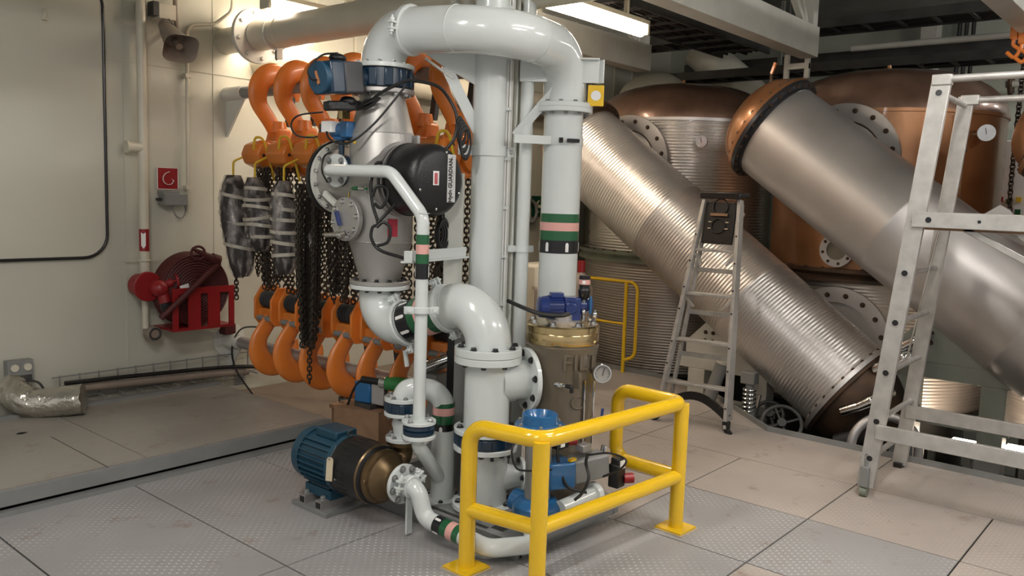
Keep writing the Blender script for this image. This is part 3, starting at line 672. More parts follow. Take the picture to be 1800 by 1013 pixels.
def rail(a,b,w,h,nm='beam',holes=0):
    m=MB(); m.bar(a,b,w,h); o=build(nm,m,ALU,t,bev=.003)
    for i in range(holes):
        p=V(a)+(V(b)-V(a))*((i+.35)/holes); mm=MB(); mm.cyl(p+Vector((-w/2-.003,0,0)),p+Vector((-w/2+.001,0,0)),.016 if i%2==0 else .009,seg=14); build('hole',mm,BLK,o)
rail((5.03,1.36,1.64),(5.03,-.4,1.64),.03,.085,'platform_beam',7)
rail((5.75,1.40,1.64),(5.75,-.4,1.64),.03,.085,'platform_beam')
rail((5.03,1.46,.40),(5.03,-.5,.40),.03,.085); rail((5.77,1.50,.385),(5.77,-.5,.385),.03,.085)
m=MB(); m.box((5.39,.45,1.60),(.66,1.7,.03)); build('platform_board',m,WOOD,t)
for x,z in ((5.05,2.405),(5.70,2.36)):
    m=MB(); m.tube([(x,1.27,z),(x,-.35,z)],.02,seg=14); build('guard_rail',m,ALU,t)
m=MB(); m.box((5.05,1.27,2.40),(.05,.10,.06)); build('corner_bracket',m,ALU,t,bev=.006)
m=MB(); m.box((5.70,1.27,2.36),(.05,.10,.06)); build('corner_bracket',m,ALU,t,bev=.006)
rail((5.07,1.10,1.60),(5.07,.28,1.18),.02,.035,'diagonal_brace'); rail((5.09,.86,1.60),(5.09,.70,1.45),.02,.03,'diagonal_brace'); rail((5.73,1.1,1.6),(5.73,.2,1.2),.02,.035,'diagonal_brace')
m=MB(); m.cyl((5.400,1.309,1.577),(5.740,1.517,0.698),.006,seg=8); build('tie_rod',m,CHROME,t)
# ================================================================ LEFT WALL FITTINGS
t=thing('fire_main_pipe','cream vertical fire pipe on the left wall with a red arrow mark','pipe',(2.955,6.11,.6))
m=MB(); m.tube([(2.955,6.11,3.87),(2.955,6.11,1.0)],.0345,seg=20); build('pipe',m,CREAM2,t)
c=V((2.949,6.110,1.283)); c.x=2.955
m=MB(); m.cyl(c-Vector((0,0,.082)),c+Vector((0,0,.082)),.0358,seg=24,cap=(0,0)); mk=build('red_mark',m,RED,t)
d=Vector((-.55,-.83,0)).normalized(); s_=Vector((0,0,1)).cross(d)
m=MB(); m.prism([(-.016,.058),(0,.046),(.016,.058),(.016,-.04),(0,-.062),(-.016,-.04)],c+d*.0365,s_,(0,0,1),.002); build('arrow_mark',m,WHT,mk)
m=MB(); m.box((2.955,6.15,1.13),(.26,.012,.012)); m.torus((2.955,6.11,1.13),(0,0,1),.038,.006); build('pipe_clamp',m,CREAM2,t)
m=MB(); m.cyl((2.955,6.11,1.96),(2.85,6.11,1.96),.035,seg=16); m.cyl((2.85,6.11,1.96),(2.83,6.11,1.96),.045,seg=16); build('capped_branch',m,CREAM2,t)
m=MB(); m.tube([(2.955,6.11,1.02),(2.955,6.11,.62)],.024,seg=14); build('lower_pipe',m,CREAM2,t)
v0=V((2.961,6.040,0.946))
t=thing('fire_hydrant_valve','red hydrant valve at the bottom of the cream fire pipe','valve',v0)
m=MB(); m.cyl((v0.x-.03,6.16,v0.z),(v0.x-.03,6.03,v0.z),.085,seg=32); m.cyl((v0.x-.03,6.03,v0.z),(v0.x-.03,6.0,v0.z),.11,seg=32); build('red_disc',m,RED,t,bev=.006)
m=MB(); m.ell((v0.x+.03,5.97,v0.z-.01),(.07,.08,.065),16,8); m.tube([(v0.x+.03,5.97,v0.z),(v0.x+.12,5.95,v0.z+.03)],.035,seg=14); build('valve_body',m,RED,t)
m=MB(); m.tube([(v0.x+.05,5.97,v0.z),(v0.x+.07,5.95,v0.z-.12)],.045,seg=16); build('outlet',m,RED,t)
m=MB(); m.cyl((v0.x+.07,5.95,v0.z-.12),(v0.x+.075,5.95,v0.z-.2),.042,.03,seg=16); build('hose_coupling',m,BOLT,t)
m=MB(); m.torus((v0.x+.15,5.93,v0.z+.04),(1,-.3,.2),.045,.010); m.cyl((v0.x+.12,5.94,v0.z+.035),(v0.x+.16,5.93,v0.z+.045),.012); build('handwheel',m,RED,t)
m=MB(); m.box((v0.x+.2,5.9,v0.z-.03),(.07,.003,.085),Matrix.Rotation(-.25,3,'Y')); build('tag',m,WHT,t)
c=V((2.993,6.080,0.583)); t=thing('round_drain','round dark drain fitting at the foot of the cream fire pipe','cap',c)
m=MB(); m.cyl(c+Vector((0,.05,0)),c+Vector((0,-.04,0)),.055,seg=24); build('cap',m,SPK,t,bev=.006); m=MB(); m.torus(c+Vector((0,-.04,0)),(0,1,0),.04,.008); build('rim',m,DARK,t)
m=MB(); m.tube([c+Vector((.06,.04,.02)),V((3.580,6.150,0.554))],.014,seg=10); tag(build('thin_conduit',m,CREAM2,origin=c),'thin cream conduit running along the wall below the hose rack','conduit')
c=V((3.638,6.120,0.547)); m=MB(); m.box(c,(.10,.09,.085)); tag(build('socket_box',m,DRED,bev=.006,origin=c),'small dark red-brown box at the end of the thin conduit','box')
# hose rack
h=V((3.272,6.020,0.907)); t=thing('fire_hose_rack','coiled dark red fire hose in a red wall rack','fire hose',(h.x,6.18,.6))
m=MB()
prof=[]
for i in range(12): prof+= [(-.075,.03+.0205*i),(-.088,.04+.0205*i),(-.075,.050+.0205*i)]
m.lathe((h.x,6.02,h.z),(0,1,0),[(-.07,.01)]+prof+[(.06,.285)],56); build('hose_coil',m,DRED,t,ang=70)
x0,x1=h.x-.19,h.x+.27; zb,zt=h.z-.30,h.z+.02
for x in (x0,x0+.15,x1-.15,x1):
    m=MB(); m.box((x,5.90,(zb+zt)/2),(.045 if x in(x0,x1) else .10,.012,zt-zb)); build('rack_strap',m,RED,t)
for zz,hh in ((zt-.02,.05),(zb+.01,.02)):
    m=MB(); m.box(((x0+x1)/2,5.90,zz),(x1-x0+.05,.014,hh)); build('cross_strap',m,RED,t)
m=MB(); m.box(((x0+x1)/2,6.05,zb+.01),(x1-x0+.05,.3,.014)); build('rack_tray',m,RED,t)
m=MB(); m.tube([V((2.950,5.860,0.726)),V((3.147,5.840,0.902)),V((3.415,5.860,1.115))],[.022]*30,seg=12,smooth=True); build('hose_lead',m,DRED,t)
m=MB(); a=V((3.415,5.860,1.132)); m.cyl(a,a+Vector((-.06,0,.02)),.04,seg=16); m.cyl(a+Vector((-.06,0,.02)),V((3.198,5.860,1.230)),.028,.012,seg=14); m.torus(V((3.243,5.860,1.194)),(.2,1,.1),.05,.010); build('nozzle',m,DRED,t)
# sign with the hook symbol
c=V((3.182,6.190,1.743)); t=thing('hook_sign','small square red sign with a white hook symbol','sign',c)
m=MB(); m.box(c,(.160,.008,.160)); pl=build('board',m,RED,t); 
m=MB(); 
for s in (-1,1): m.box(c+Vector((s*.081,-.003,0)),(.004,.006,.166)); m.box(c+Vector((0,-.003,s*.081)),(.166,.006,.004))
build('white_border',m,WHT,t)
m=MB(); pts=[c+Vector((x*.001,-.006,z*.001)) for x,z in ((12,52),(-18,38),(-36,14),(-38,-14),(-22,-38),(4,-46),(30,-38),(44,-14),(32,-8))]
P=spline(pts,5)
for i in range(len(P)-1): m.bar(P[i],P[i+1]+(P[i+1]-P[i])*.25,.004,.014,up=(0,1,0))
build('hook_symbol',m,WHT,t)
c=V((3.178,6.120,1.585)); t=thing('alarm_box','dark grey alarm box under the red hook sign','box',c)
m=MB(); m.box(c+Vector((.01,0,0)),(.18,.11,.085)); m.box(c+Vector((-.02,.01,.05)),(.13,.10,.03)); build('case',m,GALV,t,bev=.004); m=MB(); m.cyl(c+Vector((-.08,0,0)),c+Vector((-.12,0,0)),.012); build('cable_gland',m,DARK,t)
cable('loop_cable',[c+Vector((0,.0,-.04)),c+Vector((.03,.0,-.12)),c+Vector((.09,.02,-.14)),c+Vector((.13,.04,-.09)),c+Vector((.13,.06,0))],.006,GALV,'grey looped cable under the dark alarm box')
t=thing('wall_conduit','thin cream conduit climbing the wall behind the horn speaker','conduit',(3.33,6.15,1.5))
m=MB(); m.tube([V((3.331,6.160,1.494)),V((3.332,6.160,2.900)),V((3.568,6.160,2.953)),V((3.679,6.100,3.061)),V((3.700,6.100,3.410))],.014,bend=.09,seg=10); build('conduit',m,CREAM2,t)
for yy in (130,330):
    pass
m=MB(); m.box(V((3.336,6.165,2.529)),(.05,.05,.03)); build('saddle_clamp',m,CREAM2,t)
m=MB(); m.box(V((3.331,6.165,1.678)),(.05,.05,.03)); build('saddle_clamp',m,CREAM2,t)
# horn loudspeaker
a=V((3.082,5.980,2.819)); b=V((3.050,5.720,2.647)); ax=(b-a).normalized(); t=thing('horn_loudspeaker','brown-grey horn loudspeaker hanging high on the left wall','loudspeaker',a)
u,v,_=basis(ax); m=MB(); L=(b-a).length
rg=[]
for k,(f_,rr) in enumerate(((0,.05),(.15,.06),(.35,.065),(.6,.075),(.85,.092),(.97,.108),(1,.115))):
    sq=f_; ring=[]
    for i in range(32):
        th=2*PI*i/32; cx,cy=math.cos(th),math.sin(th); e=1-.45*sq; x=math.copysign(abs(cx)**e,cx);y=math.copysign(abs(cy)**e,cy); ring.append(a+ax*(L*f_)+u*(x*rr*1.05)+v*(y*rr*.9))
    rg.append(ring)
inn=[[a+ax*(L*.96)+(p-(a+ax*L))*.93 for p in rg[-1]],[a+ax*(L*.55)+(p-(a+ax*(L*.6)))*.75 for p in rg[3]]]
m.loft(rg+inn,cap=(1,1)); build('horn',m,SPK,t)
m=MB(); m.cyl(a+ax*(L*.5),a+ax*(L*.9),.024,seg=16); build('throat_plug',m,SPK,t)
m=MB(); m.lathe(a,-ax,[(0,.05),(.05,.045),(.06,.03)],20); build('driver_cap',m,SPK,t)
m=MB(); m.tube([a+u*.07,a+Vector((0,.12,.12))+u*.05,a+Vector((0,.2,.16))],.008,bend=.03,seg=8); build('bracket',m,GALV,t)
c=V((3.128,6.100,2.953)); t=thing('junction_box','pale junction box with cable glands above the horn loudspeaker','box',c); m=MB(); m.box(c,(.13,.1,.11)); build('case',m,CREAM2,t,bev=.004); m=MB(); m.box(c+Vector((-.085,0,.01)),(.04,.09,.10)); build('dark_gland_plate',m,DARK,t)
for k,dx in enumerate((-.02,.01,.04)): cable('speaker_cable',[c+Vector((dx,0,-.05)),c+Vector((dx+.01,-.02,-.11)),a+Vector((.0,.03,.03+.02*k))],.0055,GALV,['left','middle','right'][k]+' thin grey cable looping from the pale junction box to the horn','cable','cables of the horn loudspeaker')
c=V((3.222,6.120,2.980)); m=MB(); m.tube([c+Vector((0,0,.5)),c,c+Vector((.0,-.02,-.14)),c+Vector((-.05,-.1,-.2))],.016,bend=.06,seg=10); tag(build('riser_conduit',m,SPK,origin=c),'brown-grey conduit bending down to the horn loudspeaker','conduit')
# bottom of the wall: socket, foil elbow, cable tray
c=V((2.091,6.140,0.411)); t=thing('wall_socket','grey double socket plate above the foil-wrapped elbow','socket',c); m=MB(); m.box(c,(.16,.08,.15)); build('plate',m,GALV,t,bev=.004)
for s in (-1,1): m=MB(); m.cyl(c+Vector((s*.04,-.04,.03)),c+Vector((s*.04,-.055,.03)),.025,seg=16); build('outlet',m,CREAM2,t)
m=MB(); m.box(c+Vector((0,-.045,-.045)),(.13,.01,.04)); build('cable_entry',m,DARK,t)
cable('socket_cable',[c+Vector((.03,-.05,-.06)),c+Vector((.09,-.09,-.08)),c+Vector((.12,-.12,-.15)),c+Vector((.13,-.15,-.22))],.008,RUB,'black cable from the grey socket down to the foil elbow')
a=V((2.079,6.000,0.250)); m=MB(); m.tube([a+Vector((-.04,.15,.06)),a+Vector((-.02,.03,0)),a+Vector((.05,-.06,-.035)),a+Vector((.28,-.22,-.01))],[.10]*30,bend=.1,seg=28,smooth=True)
rq=random.Random(3)
m.v=[tuple(V(p)+Vector((rq.uniform(-.007,.007),rq.uniform(-.007,.007),rq.uniform(-.007,.007)))) for p in m.v]
o=tag(build('foil_wrapped_elbow',m,FOIL,origin=a,ang=50),'crumpled silver foil-wrapped pipe elbow coming out of the left wall','pipe elbow')
t=thing('wire_cable_tray','wire cable tray with a black cable along the foot of the left wall','cable tray',(3.0,6.1,.15))
m=MB(); m.tube([(2.35,6.05,.30),(3.0,6.08,.27),(3.75,6.05,.23),(3.95,5.7,.2),(4.3,5.0,.08)],.016,seg=10,smooth=True); build('black_cable',m,RUB,t)
m=MB(); m.tube([(2.35,6.08,.25),(3.1,6.10,.21),(3.8,6.08,.18)],.03,seg=10,smooth=True); build('sleeved_cable',m,SPK,t)
m=MB()
for z in (.17,.33): m.cyl((2.3,6.14,z),(4.0,6.14,z),.005,seg=6)
for k in range(13): m.cyl((2.35+.135*k,6.14,.15),(2.35+.135*k,6.14,.34),.005,seg=6); m.cyl((2.35+.135*k,6.14,.17),(2.35+.135*k,6.0,.17),.005,seg=6)
build('wire_frame',m,GALV,t)
m=MB(); 
for k in range(7): m.box(V((3.733,6.100,0.127))+Vector((0,0,-.05+.017*k)),(.09,.05,.004))
tag(build('wire_bracket',m,GALV,origin=V((3.733,6.100,0.127))),'small stacked wire bracket on the wall by the leftmost lower hook','bracket')
cable('drooping_cable',[V((3.861,5.950,0.561)),V((3.694,6.000,0.557)),V((3.637,6.050,0.407)),V((3.672,6.050,0.215)),V((3.671,5.800,0.047))],.007,RUB,'black cable drooping on the wall left of the lower hooks')
# cream pipes high on the wall
m=MB(); m.tube([(4.02,6.2,2.72),(4.02,5.98,2.72),(9.8,5.98,2.72)],.125,bend=.16,seg=32); tag(build('wall_pipe',m,CREAM2,origin=(4.02,6,2.72)),'thick cream pipe running along the wall behind the upper hooks','pipe')
t=thing('cream_overhead_pipe','thick cream pipe with a flanged end crossing above the hooks','pipe',(3.7,5.9,2.85))
px,pz=3.68,2.84
m=MB(); m.cyl((px,5.72,pz),(px,2.2,pz),.113,seg=40); build('pipe',m,CREAM2,t)
m=MB(); m.torus((px,5.40,pz),(0,1,0),.112,.006,seg=40); m.torus((px,3.98,pz),(0,1,0),.112,.007,seg=40); build('weld_seam',m,CREAM2,t)
f1=flange(t,(px,5.76,pz),(0,1,0),.205,.04,8,.016,mt=WD,side=-1,bmt=WD,name='end_flange')
m=MB(); m.cyl((px,5.78,pz),(px,6.2,pz),.10,seg=32); build('wall_stub',m,CREAM2,t)
m=MB(); m.torus((px,5.50,pz),(0,1,0),.120,.010,seg=40,rs=6); m.box((px-.02,5.50,pz+.15),(.03,.03,.06)); m.box((px+.02,5.50,pz-.15),(.05,.03,.08)); build('pipe_clamp',m,WD,t)
for z in (.2,-.2):
    m=MB(); m.cyl((px-.0,5.50,pz+z),(px+.0,5.50,pz+z*.6),.008,seg=8); build('bolt',m,BOLT,t)
m=MB(); m.cyl((px,3.55,pz),(px,3.50,pz),.15,seg=40); m.cyl((px,3.45,pz),(px,3.40,pz),.15,seg=40); build('flange_pair',m,WD,t,bev=.004)
# ================================================================ HOIST RACK
HX=3.69; ZU=2.43; ZL=.445
t=thing('rack_bar','thick grey upper rack bar with a wall bracket carrying the orange hooks','rack bar',(HX,6.2,ZU))
m=MB(); m.cyl((HX,6.2,ZU),(HX,3.1,ZU),.045,seg=28); build('bar',m,GALV,t)
m=MB(); m.cyl((HX,6.2,ZU),(HX,5.95,ZU),.055,seg=28); build('sleeve',m,WD,t); m=MB(); m.prism([(0,0),(0,-.30),(-.26,0)],(HX,6.2,ZU-.04),(0,1,0),(0,0,1),.02); build('bracket_gusset',m,WD,t)
m=MB(); m.box((HX,3.1,1.9),(.09,.06,3.8)); build('end_post',m,WD,t)
t=thing('rack_bar','thick worn grey lower rack bar through the lower orange hooks','rack bar',(HX,6.2,ZL))
m=MB(); m.cyl((HX,6.2,ZL),(HX,3.14,ZL),.05,seg=28); build('bar',m,STEEL2,t)
m=MB(); m.lathe((HX,6.2,ZL),(0,-1,0),[(0,.14),(.02,.14),(.03,.08),(.2,.056)],28); build('wall_cone',m,WD,t); m=MB(); m.prism([(0,0),(0,-.26),(-.2,0)],(HX,6.2,ZL-.04),(0,1,0),(0,0,1),.02); build('bracket_gusset',m,WD,t)
def hookmesh(m,c,s,y):
    # hook in the X-Z plane round a bar at c; s=+1 upper hook (shank below), -1 lower hook (shank above)
    R=.168; cx=c[0]; cz=c[2]-s*.055+(0 if s>0 else .0)-(.0 if s>0 else 0); SL=.40 if s>0 else .33
    pts=[]; rr=[]
    pts.append((cx,cz-s*SL)); rr.append(.056)
    pts.append((cx-.005,cz-s*(SL*.78))); rr.append(.056)
    pts.append((cx-.05,cz-s*.21)); rr.append(.062)
    for k in range(13):
        a=R_(215-k*18.5); 
        pts.append((cx+R*math.cos(a),cz+s*R*math.sin(a)*1.0)); rr.append([.066,.072,.078,.081,.082,.081,.078,.073,.067,.059,.049,.036,.022][k])
    P=spline([Vector((x,y,z)) for x,z in pts],3); n=len(P); rings=[]
    for i,p in enumerate(P):
        T=(P[min(i+1,n-1)]-P[max(i-1,0)]).normalized(); Sx=Vector((0,1,0)).cross(T); f_=i/(n-1)*(len(rr)-1); k=min(int(f_),len(rr)-2); r=rr[k]+(rr[k+1]-rr[k])*(f_-k)
        rings.append([p+Sx*(r*math.cos(2*PI*j/16))+Vector((0,1,0))*(r*.45*math.sin(2*PI*j/16)) for j in range(16)])
    m.loft(rings)
def hoist(y):
    t=thing('chain_hoist','orange chain hoist','chain hoist',(HX,y,ZL-.25))
    m=MB(); hookmesh(m,(HX,y,ZU),1,y); o=build('upper_hook',m,ORANGE,t)
    m=MB(); m.box((HX+.11,y,ZU-.16),(.035,.045,.22),Matrix.Rotation(.15,3,'Y')); build('safety_latch',m,DARK,o)
    zb=1.99
    # upper body: tapered neck, gear housing, chain guide
    m=MB(); m.prism([(-.060,.15),(.060,.15),(.085,.03),(.115,-.02),(.11,-.09),(.05,-.19),(-.02,-.21),(-.09,-.16),(-.12,-.05),(-.09,.03)],(HX+.02,y,zb),(1,0,0),(0,0,1),.15); bd=build('upper_body',m,ORANGE,t,bev=.022)
    m=MB(); m.cyl((HX,y,zb+.12),(HX,y,zb+.20),.075,.062,seg=20); build('hook_collar',m,ORANGE,bd)
    m=MB(); m.lathe((HX-.15,y+.13,zb-.05),(0,-1,0),[(0,.05),(.02,.09),(.05,.10),(.20,.10),(.235,.088),(.245,.06)],8); build('gear_case',m,ORANGE,bd,bev=.008)
    m=MB(); m.bar((HX-.10,y+.05,zb+.02),(HX-.13,y-.10,zb+.035),.16,.03); build('top_cover',m,ORANGE,bd,bev=.006)
    m=MB(); m.lathe((HX+.045,y-.07,zb-.06),(0,-1,0),[(0,.105),(.035,.10),(.06,.07),(.062,.04)],24); build('side_cover',m,ORANGE,bd)
    m=MB(); m.cyl((HX+.045,y-.130,zb-.06),(HX+.045,y-.134,zb-.06),.040,seg=18); build('dark_opening',m,DARK,bd)
    bolts(bd,(HX-.15,y-.117,zb-.05),(0,-1,0),.045,4,.009,.008,BOLT)
    m=MB(); m.tube([(HX-.24,y-.06,zb-.02),(HX-.245,y-.09,zb+.06),(HX-.20,y-.12,zb+.05),(HX-.16,y-.13,zb-.08),(HX-.12,y-.14,zb-.24)],.009,seg=8,smooth=True); build('yellow_strap',m,YEL2,t)
    # lower block
    z0=.80
    hexp=[(-.09,-.14),(.09,-.14),(.13,-.09),(.13,.06),(.07,.15),(-.07,.15),(-.13,.06),(-.13,-.09)]
    for s in (-.105,-.03,.03,.105) if False else (-.105,.105):
        m=MB(); m.prism(hexp,(HX,y+s,z0),(1,0,0),(0,0,1),.022); pl=build('side_plate',m,ORANGE,t,bev=.004)
    m=MB(); m.box((HX-.02,y,z0-.07),(.16,.19,.11)); lb=build('lower_block',m,ORANGE,t,bev=.006)
    m=MB()
    for k in range(6): m.lathe((HX-.04,y-.09+.032*k,z0+.05),(0,1,0),[(0,.055),(.008,.068),(.02,.055)],16)
    build('chain_sheave',m,DARK,t)
    m=MB(); m.cyl((HX-.10,y-.10,z0-.09),(HX-.10,y+.10,z0-.09),.022,seg=14); build('cross_pin',m,GALV,lb)
    m=MB(); hookmesh(m,(HX,y,ZL),-1,y); o=build('lower_hook',m,ORANGE,t)
    m=MB(); m.box((HX+.11,y,ZL+.16),(.035,.045,.22),Matrix.Rotation(-.15,3,'Y')); build('safety_latch',m,DARK,o)
    for k,(dx,dy) in enumerate(((-.09,-.06),(-.10,0),(-.09,.06),(.05,-.05),(.05,.05))):
        m=MB(); m.chain([(HX+dx,y+dy,zb-.16),(HX+dx*.8,y+dy,z0+.12)],.042,.030,.0058,smooth=False); build('load_chain',m,CHAIN,t)
    m=MB(); pts=[(HX-.16,y-.04,zb-.14),(HX-.19,y-.05,1.4),(HX-.18,y-.02,1.05),(HX-.17,y+.02,1.4),(HX-.15,y+.03,zb-.14)]; m.chain(pts,.036,.025,.0045); build('hand_chain',m,CHAIN,t)
    return t
GL='orange hoists hooked on the rack bars'
ys=[5.50-.315*k for k in range(7)]
labs=['orange chain hoist hooked on the rack bars, leftmost and nearest the wall','orange chain hoist on the rack bars, second from the wall','orange chain hoist on the rack bars, third from the wall, behind the blue valve actuator','orange chain hoist on the rack bars, fourth from the wall, mostly behind the steel vessel','orange chain hoist on the rack bars, fifth from the wall, hidden by the vessel','orange chain hoist on the rack bars, sixth from the wall, behind the steel vessel','orange chain hoist on the rack bars, last and nearest the white column']
h0=hoist(ys[0]); h0['label']=labs[0]; h0['group']=GL
for k in range(1,7): dup(h0,d=(0,ys[k]-ys[0],0),label=labs[k],group=GL)
# wrapped sacks
def sack(p0,p1,w,label,nb,seed,lean=0):
    p0=V(p0);p1=V(p1); t=thing('wrapped_chain_sack',label,'sack',p1); q=random.Random(seed); n=22; seg=26
    for nm,mt,gr,jit in (('dark_filling',BAGIN,0,.05),('plastic_film',PLASTIC,.012,.09)):
        rings=[]
        for i in range(n+1):
            k=i/n; r=w*(min(1,(math.sin(PI*min(max(k,.02),.98))**.32)))*(.93+.07*math.sin(k*5+seed)); c=p0+(p1-p0)*k+Vector((.012*math.sin(k*7+seed),.012*math.cos(k*6),0))
            rings.append([c+Vector((math.cos(2*PI*j/seg)*(r+gr)*(1+q.uniform(-jit,jit)),math.sin(2*PI*j/seg)*(r+gr)*.9*(1+q.uniform(-jit,jit)),0)) for j in range(seg)])
        m=MB(); m.loft(rings); build(nm,m,mt,t,ang=75)
    for b in range(nb):
        k=.12+.76*(b+.3)/nb; c=p0+(p1-p0)*k; r=w*(math.sin(PI*k)**.32)*(.93+.07*math.sin(k*5+seed))+.016
        u,v,a=basis(Vector((q.uniform(-.18,.18),q.uniform(-.18,.18),1))); m=MB(); hh=.012
        m.loft([[c+u*(r*math.cos(2*PI*j/seg))+v*(r*.93*math.sin(2*PI*j/seg))+a*h_ for j in range(seg)] for h_ in (-hh,hh)],cap=(0,0)); build('tape_band',m,TAPE,t)
    m=MB(); m.tube([p0+Vector((0,0,-.04)),p0+Vector((0,.0,.10)),p0+Vector((.12,-.02,.16))],.008,bend=.03,seg=8); build('hanging_strap',m,YEL2,t)
sack((3.420,5.664,1.783),(3.420,5.553,1.036),.128,'plastic-wrapped chain sack hanging leftmost under the orange hoists',3,2)
sack((3.400,5.346,1.769),(3.400,5.246,1.244),.105,'plastic-wrapped chain sack banded with tape, middle one of three',6,5)
sack((3.360,4.931,1.748),(3.360,4.902,1.112),.105,'plastic-wrapped chain sack banded with tape, nearest the steel vessel',6,9)
m=MB(); sk=None
t=thing('plastic_bag','small clear plastic bag hanging among the chains left of the vessel','bag',(3.400,4.637,1.388))
m=MB(); m.ell((3.400,4.637,1.369),(.035,.05,.10),16,9,.18,4); m.ell((3.400,4.665,1.652),(.02,.03,.16),12,8,.2,6); build('film',m,PLASTIC,t)
# loose chain bunches
def bunch(name_l,strands,L=.040):
    t=thing('chain_bunch',name_l,'chain',strands[0][0])
    for s in strands:
        m=MB(); m.chain(s,L,L*.72,L*.14); build('chain_strand',m,CHAIN,t)
def drop(x,y,z0,z1,n,sx,sy,seed):
    q=random.Random(seed); out=[]
    for i in range(n):
        a=x+q.uniform(-sx,sx);b=y+q.uniform(-sy,sy); e=z1+q.uniform(0,.12); out.append([(a,b,z0),(a+q.uniform(-.01,.01),b+q.uniform(-.01,.01),(z0+e)/2),(x+(a-x)*.6,y+(b-y)*.6,e)])
    return out
p=V((3.450,5.609,1.064)); bunch('short bunch of dark chain under the leftmost wrapped sack',drop(p.x,p.y,p.z,.93,5,.03,.05,1)+[[(p.x+.02,p.y+.10,p.z+.02),(p.x+.02,p.y+.10,p.z-.22)]])
p=V((3.360,4.629,1.708)); bunch('dense long bunch of dark chain hanging in front of the lower hooks',drop(p.x,p.y,p.z,.62,18,.05,.115,2)+[[(p.x,p.y,.66),(p.x,p.y,.40)]])
p=V((3.480,5.254,1.821)); bunch('dark chains hanging between the wrapped sacks and the chain bunch',drop(p.x,p.y,p.z,.95,9,.04,.14,3))
p=V((3.450,4.418,1.456)); bunch('dark chains hanging just left of the steel vessel cone',drop(p.x,p.y,p.z+.2,.95,10,.05,.14,4))
p=V((3.550,3.694,1.491)); bunch('dark chains hanging behind the small banded pipe',drop(p.x,p.y,p.z+.2,.95,9,.05,.12,5))
p=V((3.600,3.551,2.203))
# things on the deck behind
t=thing('bollard','dark round cast bollard base on the deck under the lower hooks','machine base',(4.35,5.1,0))
m=MB(); m.lathe((4.35,5.1,0),(0,0,1),[(0,.30),(.05,.30),(.06,.25),(.10,.24),(.12,.14),(.2,.12),(.22,.05)],36); build('base',m,DARK,t); bolts(t,(4.35,5.1,.06),(0,0,1),.27,8,.018,.02,BOLT)
t=thing('pallet_board','brown wooden pallet lying on the deck behind the blue valves','pallet',(4.05,4.65,0))
q=Matrix.Rotation(R_(3),3,'Z')
m=MB(); m.box((4.15,4.62,.115),(.76,.66,.03),q); build('board',m,WOOD,t,bev=.003)
m=MB(); m.box((4.02,4.47,.142),(.60,.20,.022),q); build('loose_plank',m,WOOD,t,bev=.003)
for y in (4.32,4.92): m=MB(); m.box((4.15,y,.051),(.74,.06,.096),q); build('bearer',m,WOOD,t)
for x in (3.80,4.50): m=MB(); m.box((x,4.62,.051),(.05,.54,.096),q); build('end_board',m,WOOD,t)
m=MB()
for k in range(30): m.box((3.83+.010*k,4.90-.018*k,.135),(.016,.010,.004))
build('strap_studs',m,DARK,t)
t=thing('blue_gearbox','small blue and grey gearbox with a green hose coupling on the pallet','gearbox',(3.486,4.141,0.391))
c=V((3.492,4.137,0.409)); d=(V((3.539,3.938,0.471))-c); d.z=0; d.normalize()
m=MB(); m.bar(c-d*.09,c+d*.04,.145,.14); build('blue_case',m,BLUE2,t,bev=.012)
m=MB(); m.bar(c+d*.04,c+d*.14,.13,.14); build('grey_case',m,STEEL2,t,bev=.006)
m=MB(); m.cyl(c+d*.15,c+d*.22,.055,seg=20); build('coupling',m,BLUE,t)
m=MB(); p=V((3.464,3.951,0.495)); m.cyl(p,p+d*.14+Vector((0,0,.005)),.047,seg=20); gg=build('green_sleeve',m,mat('green_label',(.03,.2,.05),rough=.35),t)
m=MB(); m.cyl(p-d*.05,p,.038,seg=20); build('clear_cap',m,CHROME,t)
m=MB(); m.cyl(p-d*.20,p-d*.05,.022,seg=14); build('black_grip',m,RUB,t)
m=MB(); m.box((c.x,c.y,c.z-.085),(.16,.16,.03)); build('foot',m,DARK,t)
zt2=c.z-.1; m=MB(); m.box((c.x-.02,c.y+.03,zt2/2),(.24,.34,zt2),Matrix.Rotation(.3,3,'Z')); tag(build('timber_block',m,WOOD,origin=(c.x,c.y,0)),'brown timber block under the small blue and grey gearbox','block')
cable('dark_lead',[p-d*.2,p-d*.26+Vector((0,0,-.06)),p-d*.32+Vector((0,0,-.2)),p-d*.33+Vector((0,0,-.30))],.008,RUB,'dark lead drooping from the green sleeved coupling')
# ================================================================ SKID
Vx,Vy=3.05,3.56; Tx,Ty=3.12,2.80; Kx,Ky=3.45,3.14; Rx,Ry=3.78,2.88; Fx,Fy=3.50,2.62; X3=Vector((1,0,0)); Z3=Vector((0,0,1)); Y3=Vector((0,1,0))
t=thing('skid_frame','grey steel skid frame on the floor under the white pipework','skid frame',(3.3,3.0,0))
for yy in (2.42,3.62):
    m=MB(); m.box((3.33,yy,.045),(.80,.05,.09)); build('cross_channel',m,GALV,t,bev=.002)
for x in (2.925,3.745):
    m=MB(); m.box((x,3.02,.045),(.05,1.25,.09)); build('side_channel',m,GALV,t,bev=.002)
m=MB(); m.box((3.33,3.02,.03),(.78,1.16,.02)); build('drip_tray',m,GALV,t)
m=MB(); m.box((3.12,2.80,.065),(.4,.4,.05)); m.box((3.5,2.62,.065),(.4,.3,.05)); build('mounting_block',m,GALV,t)
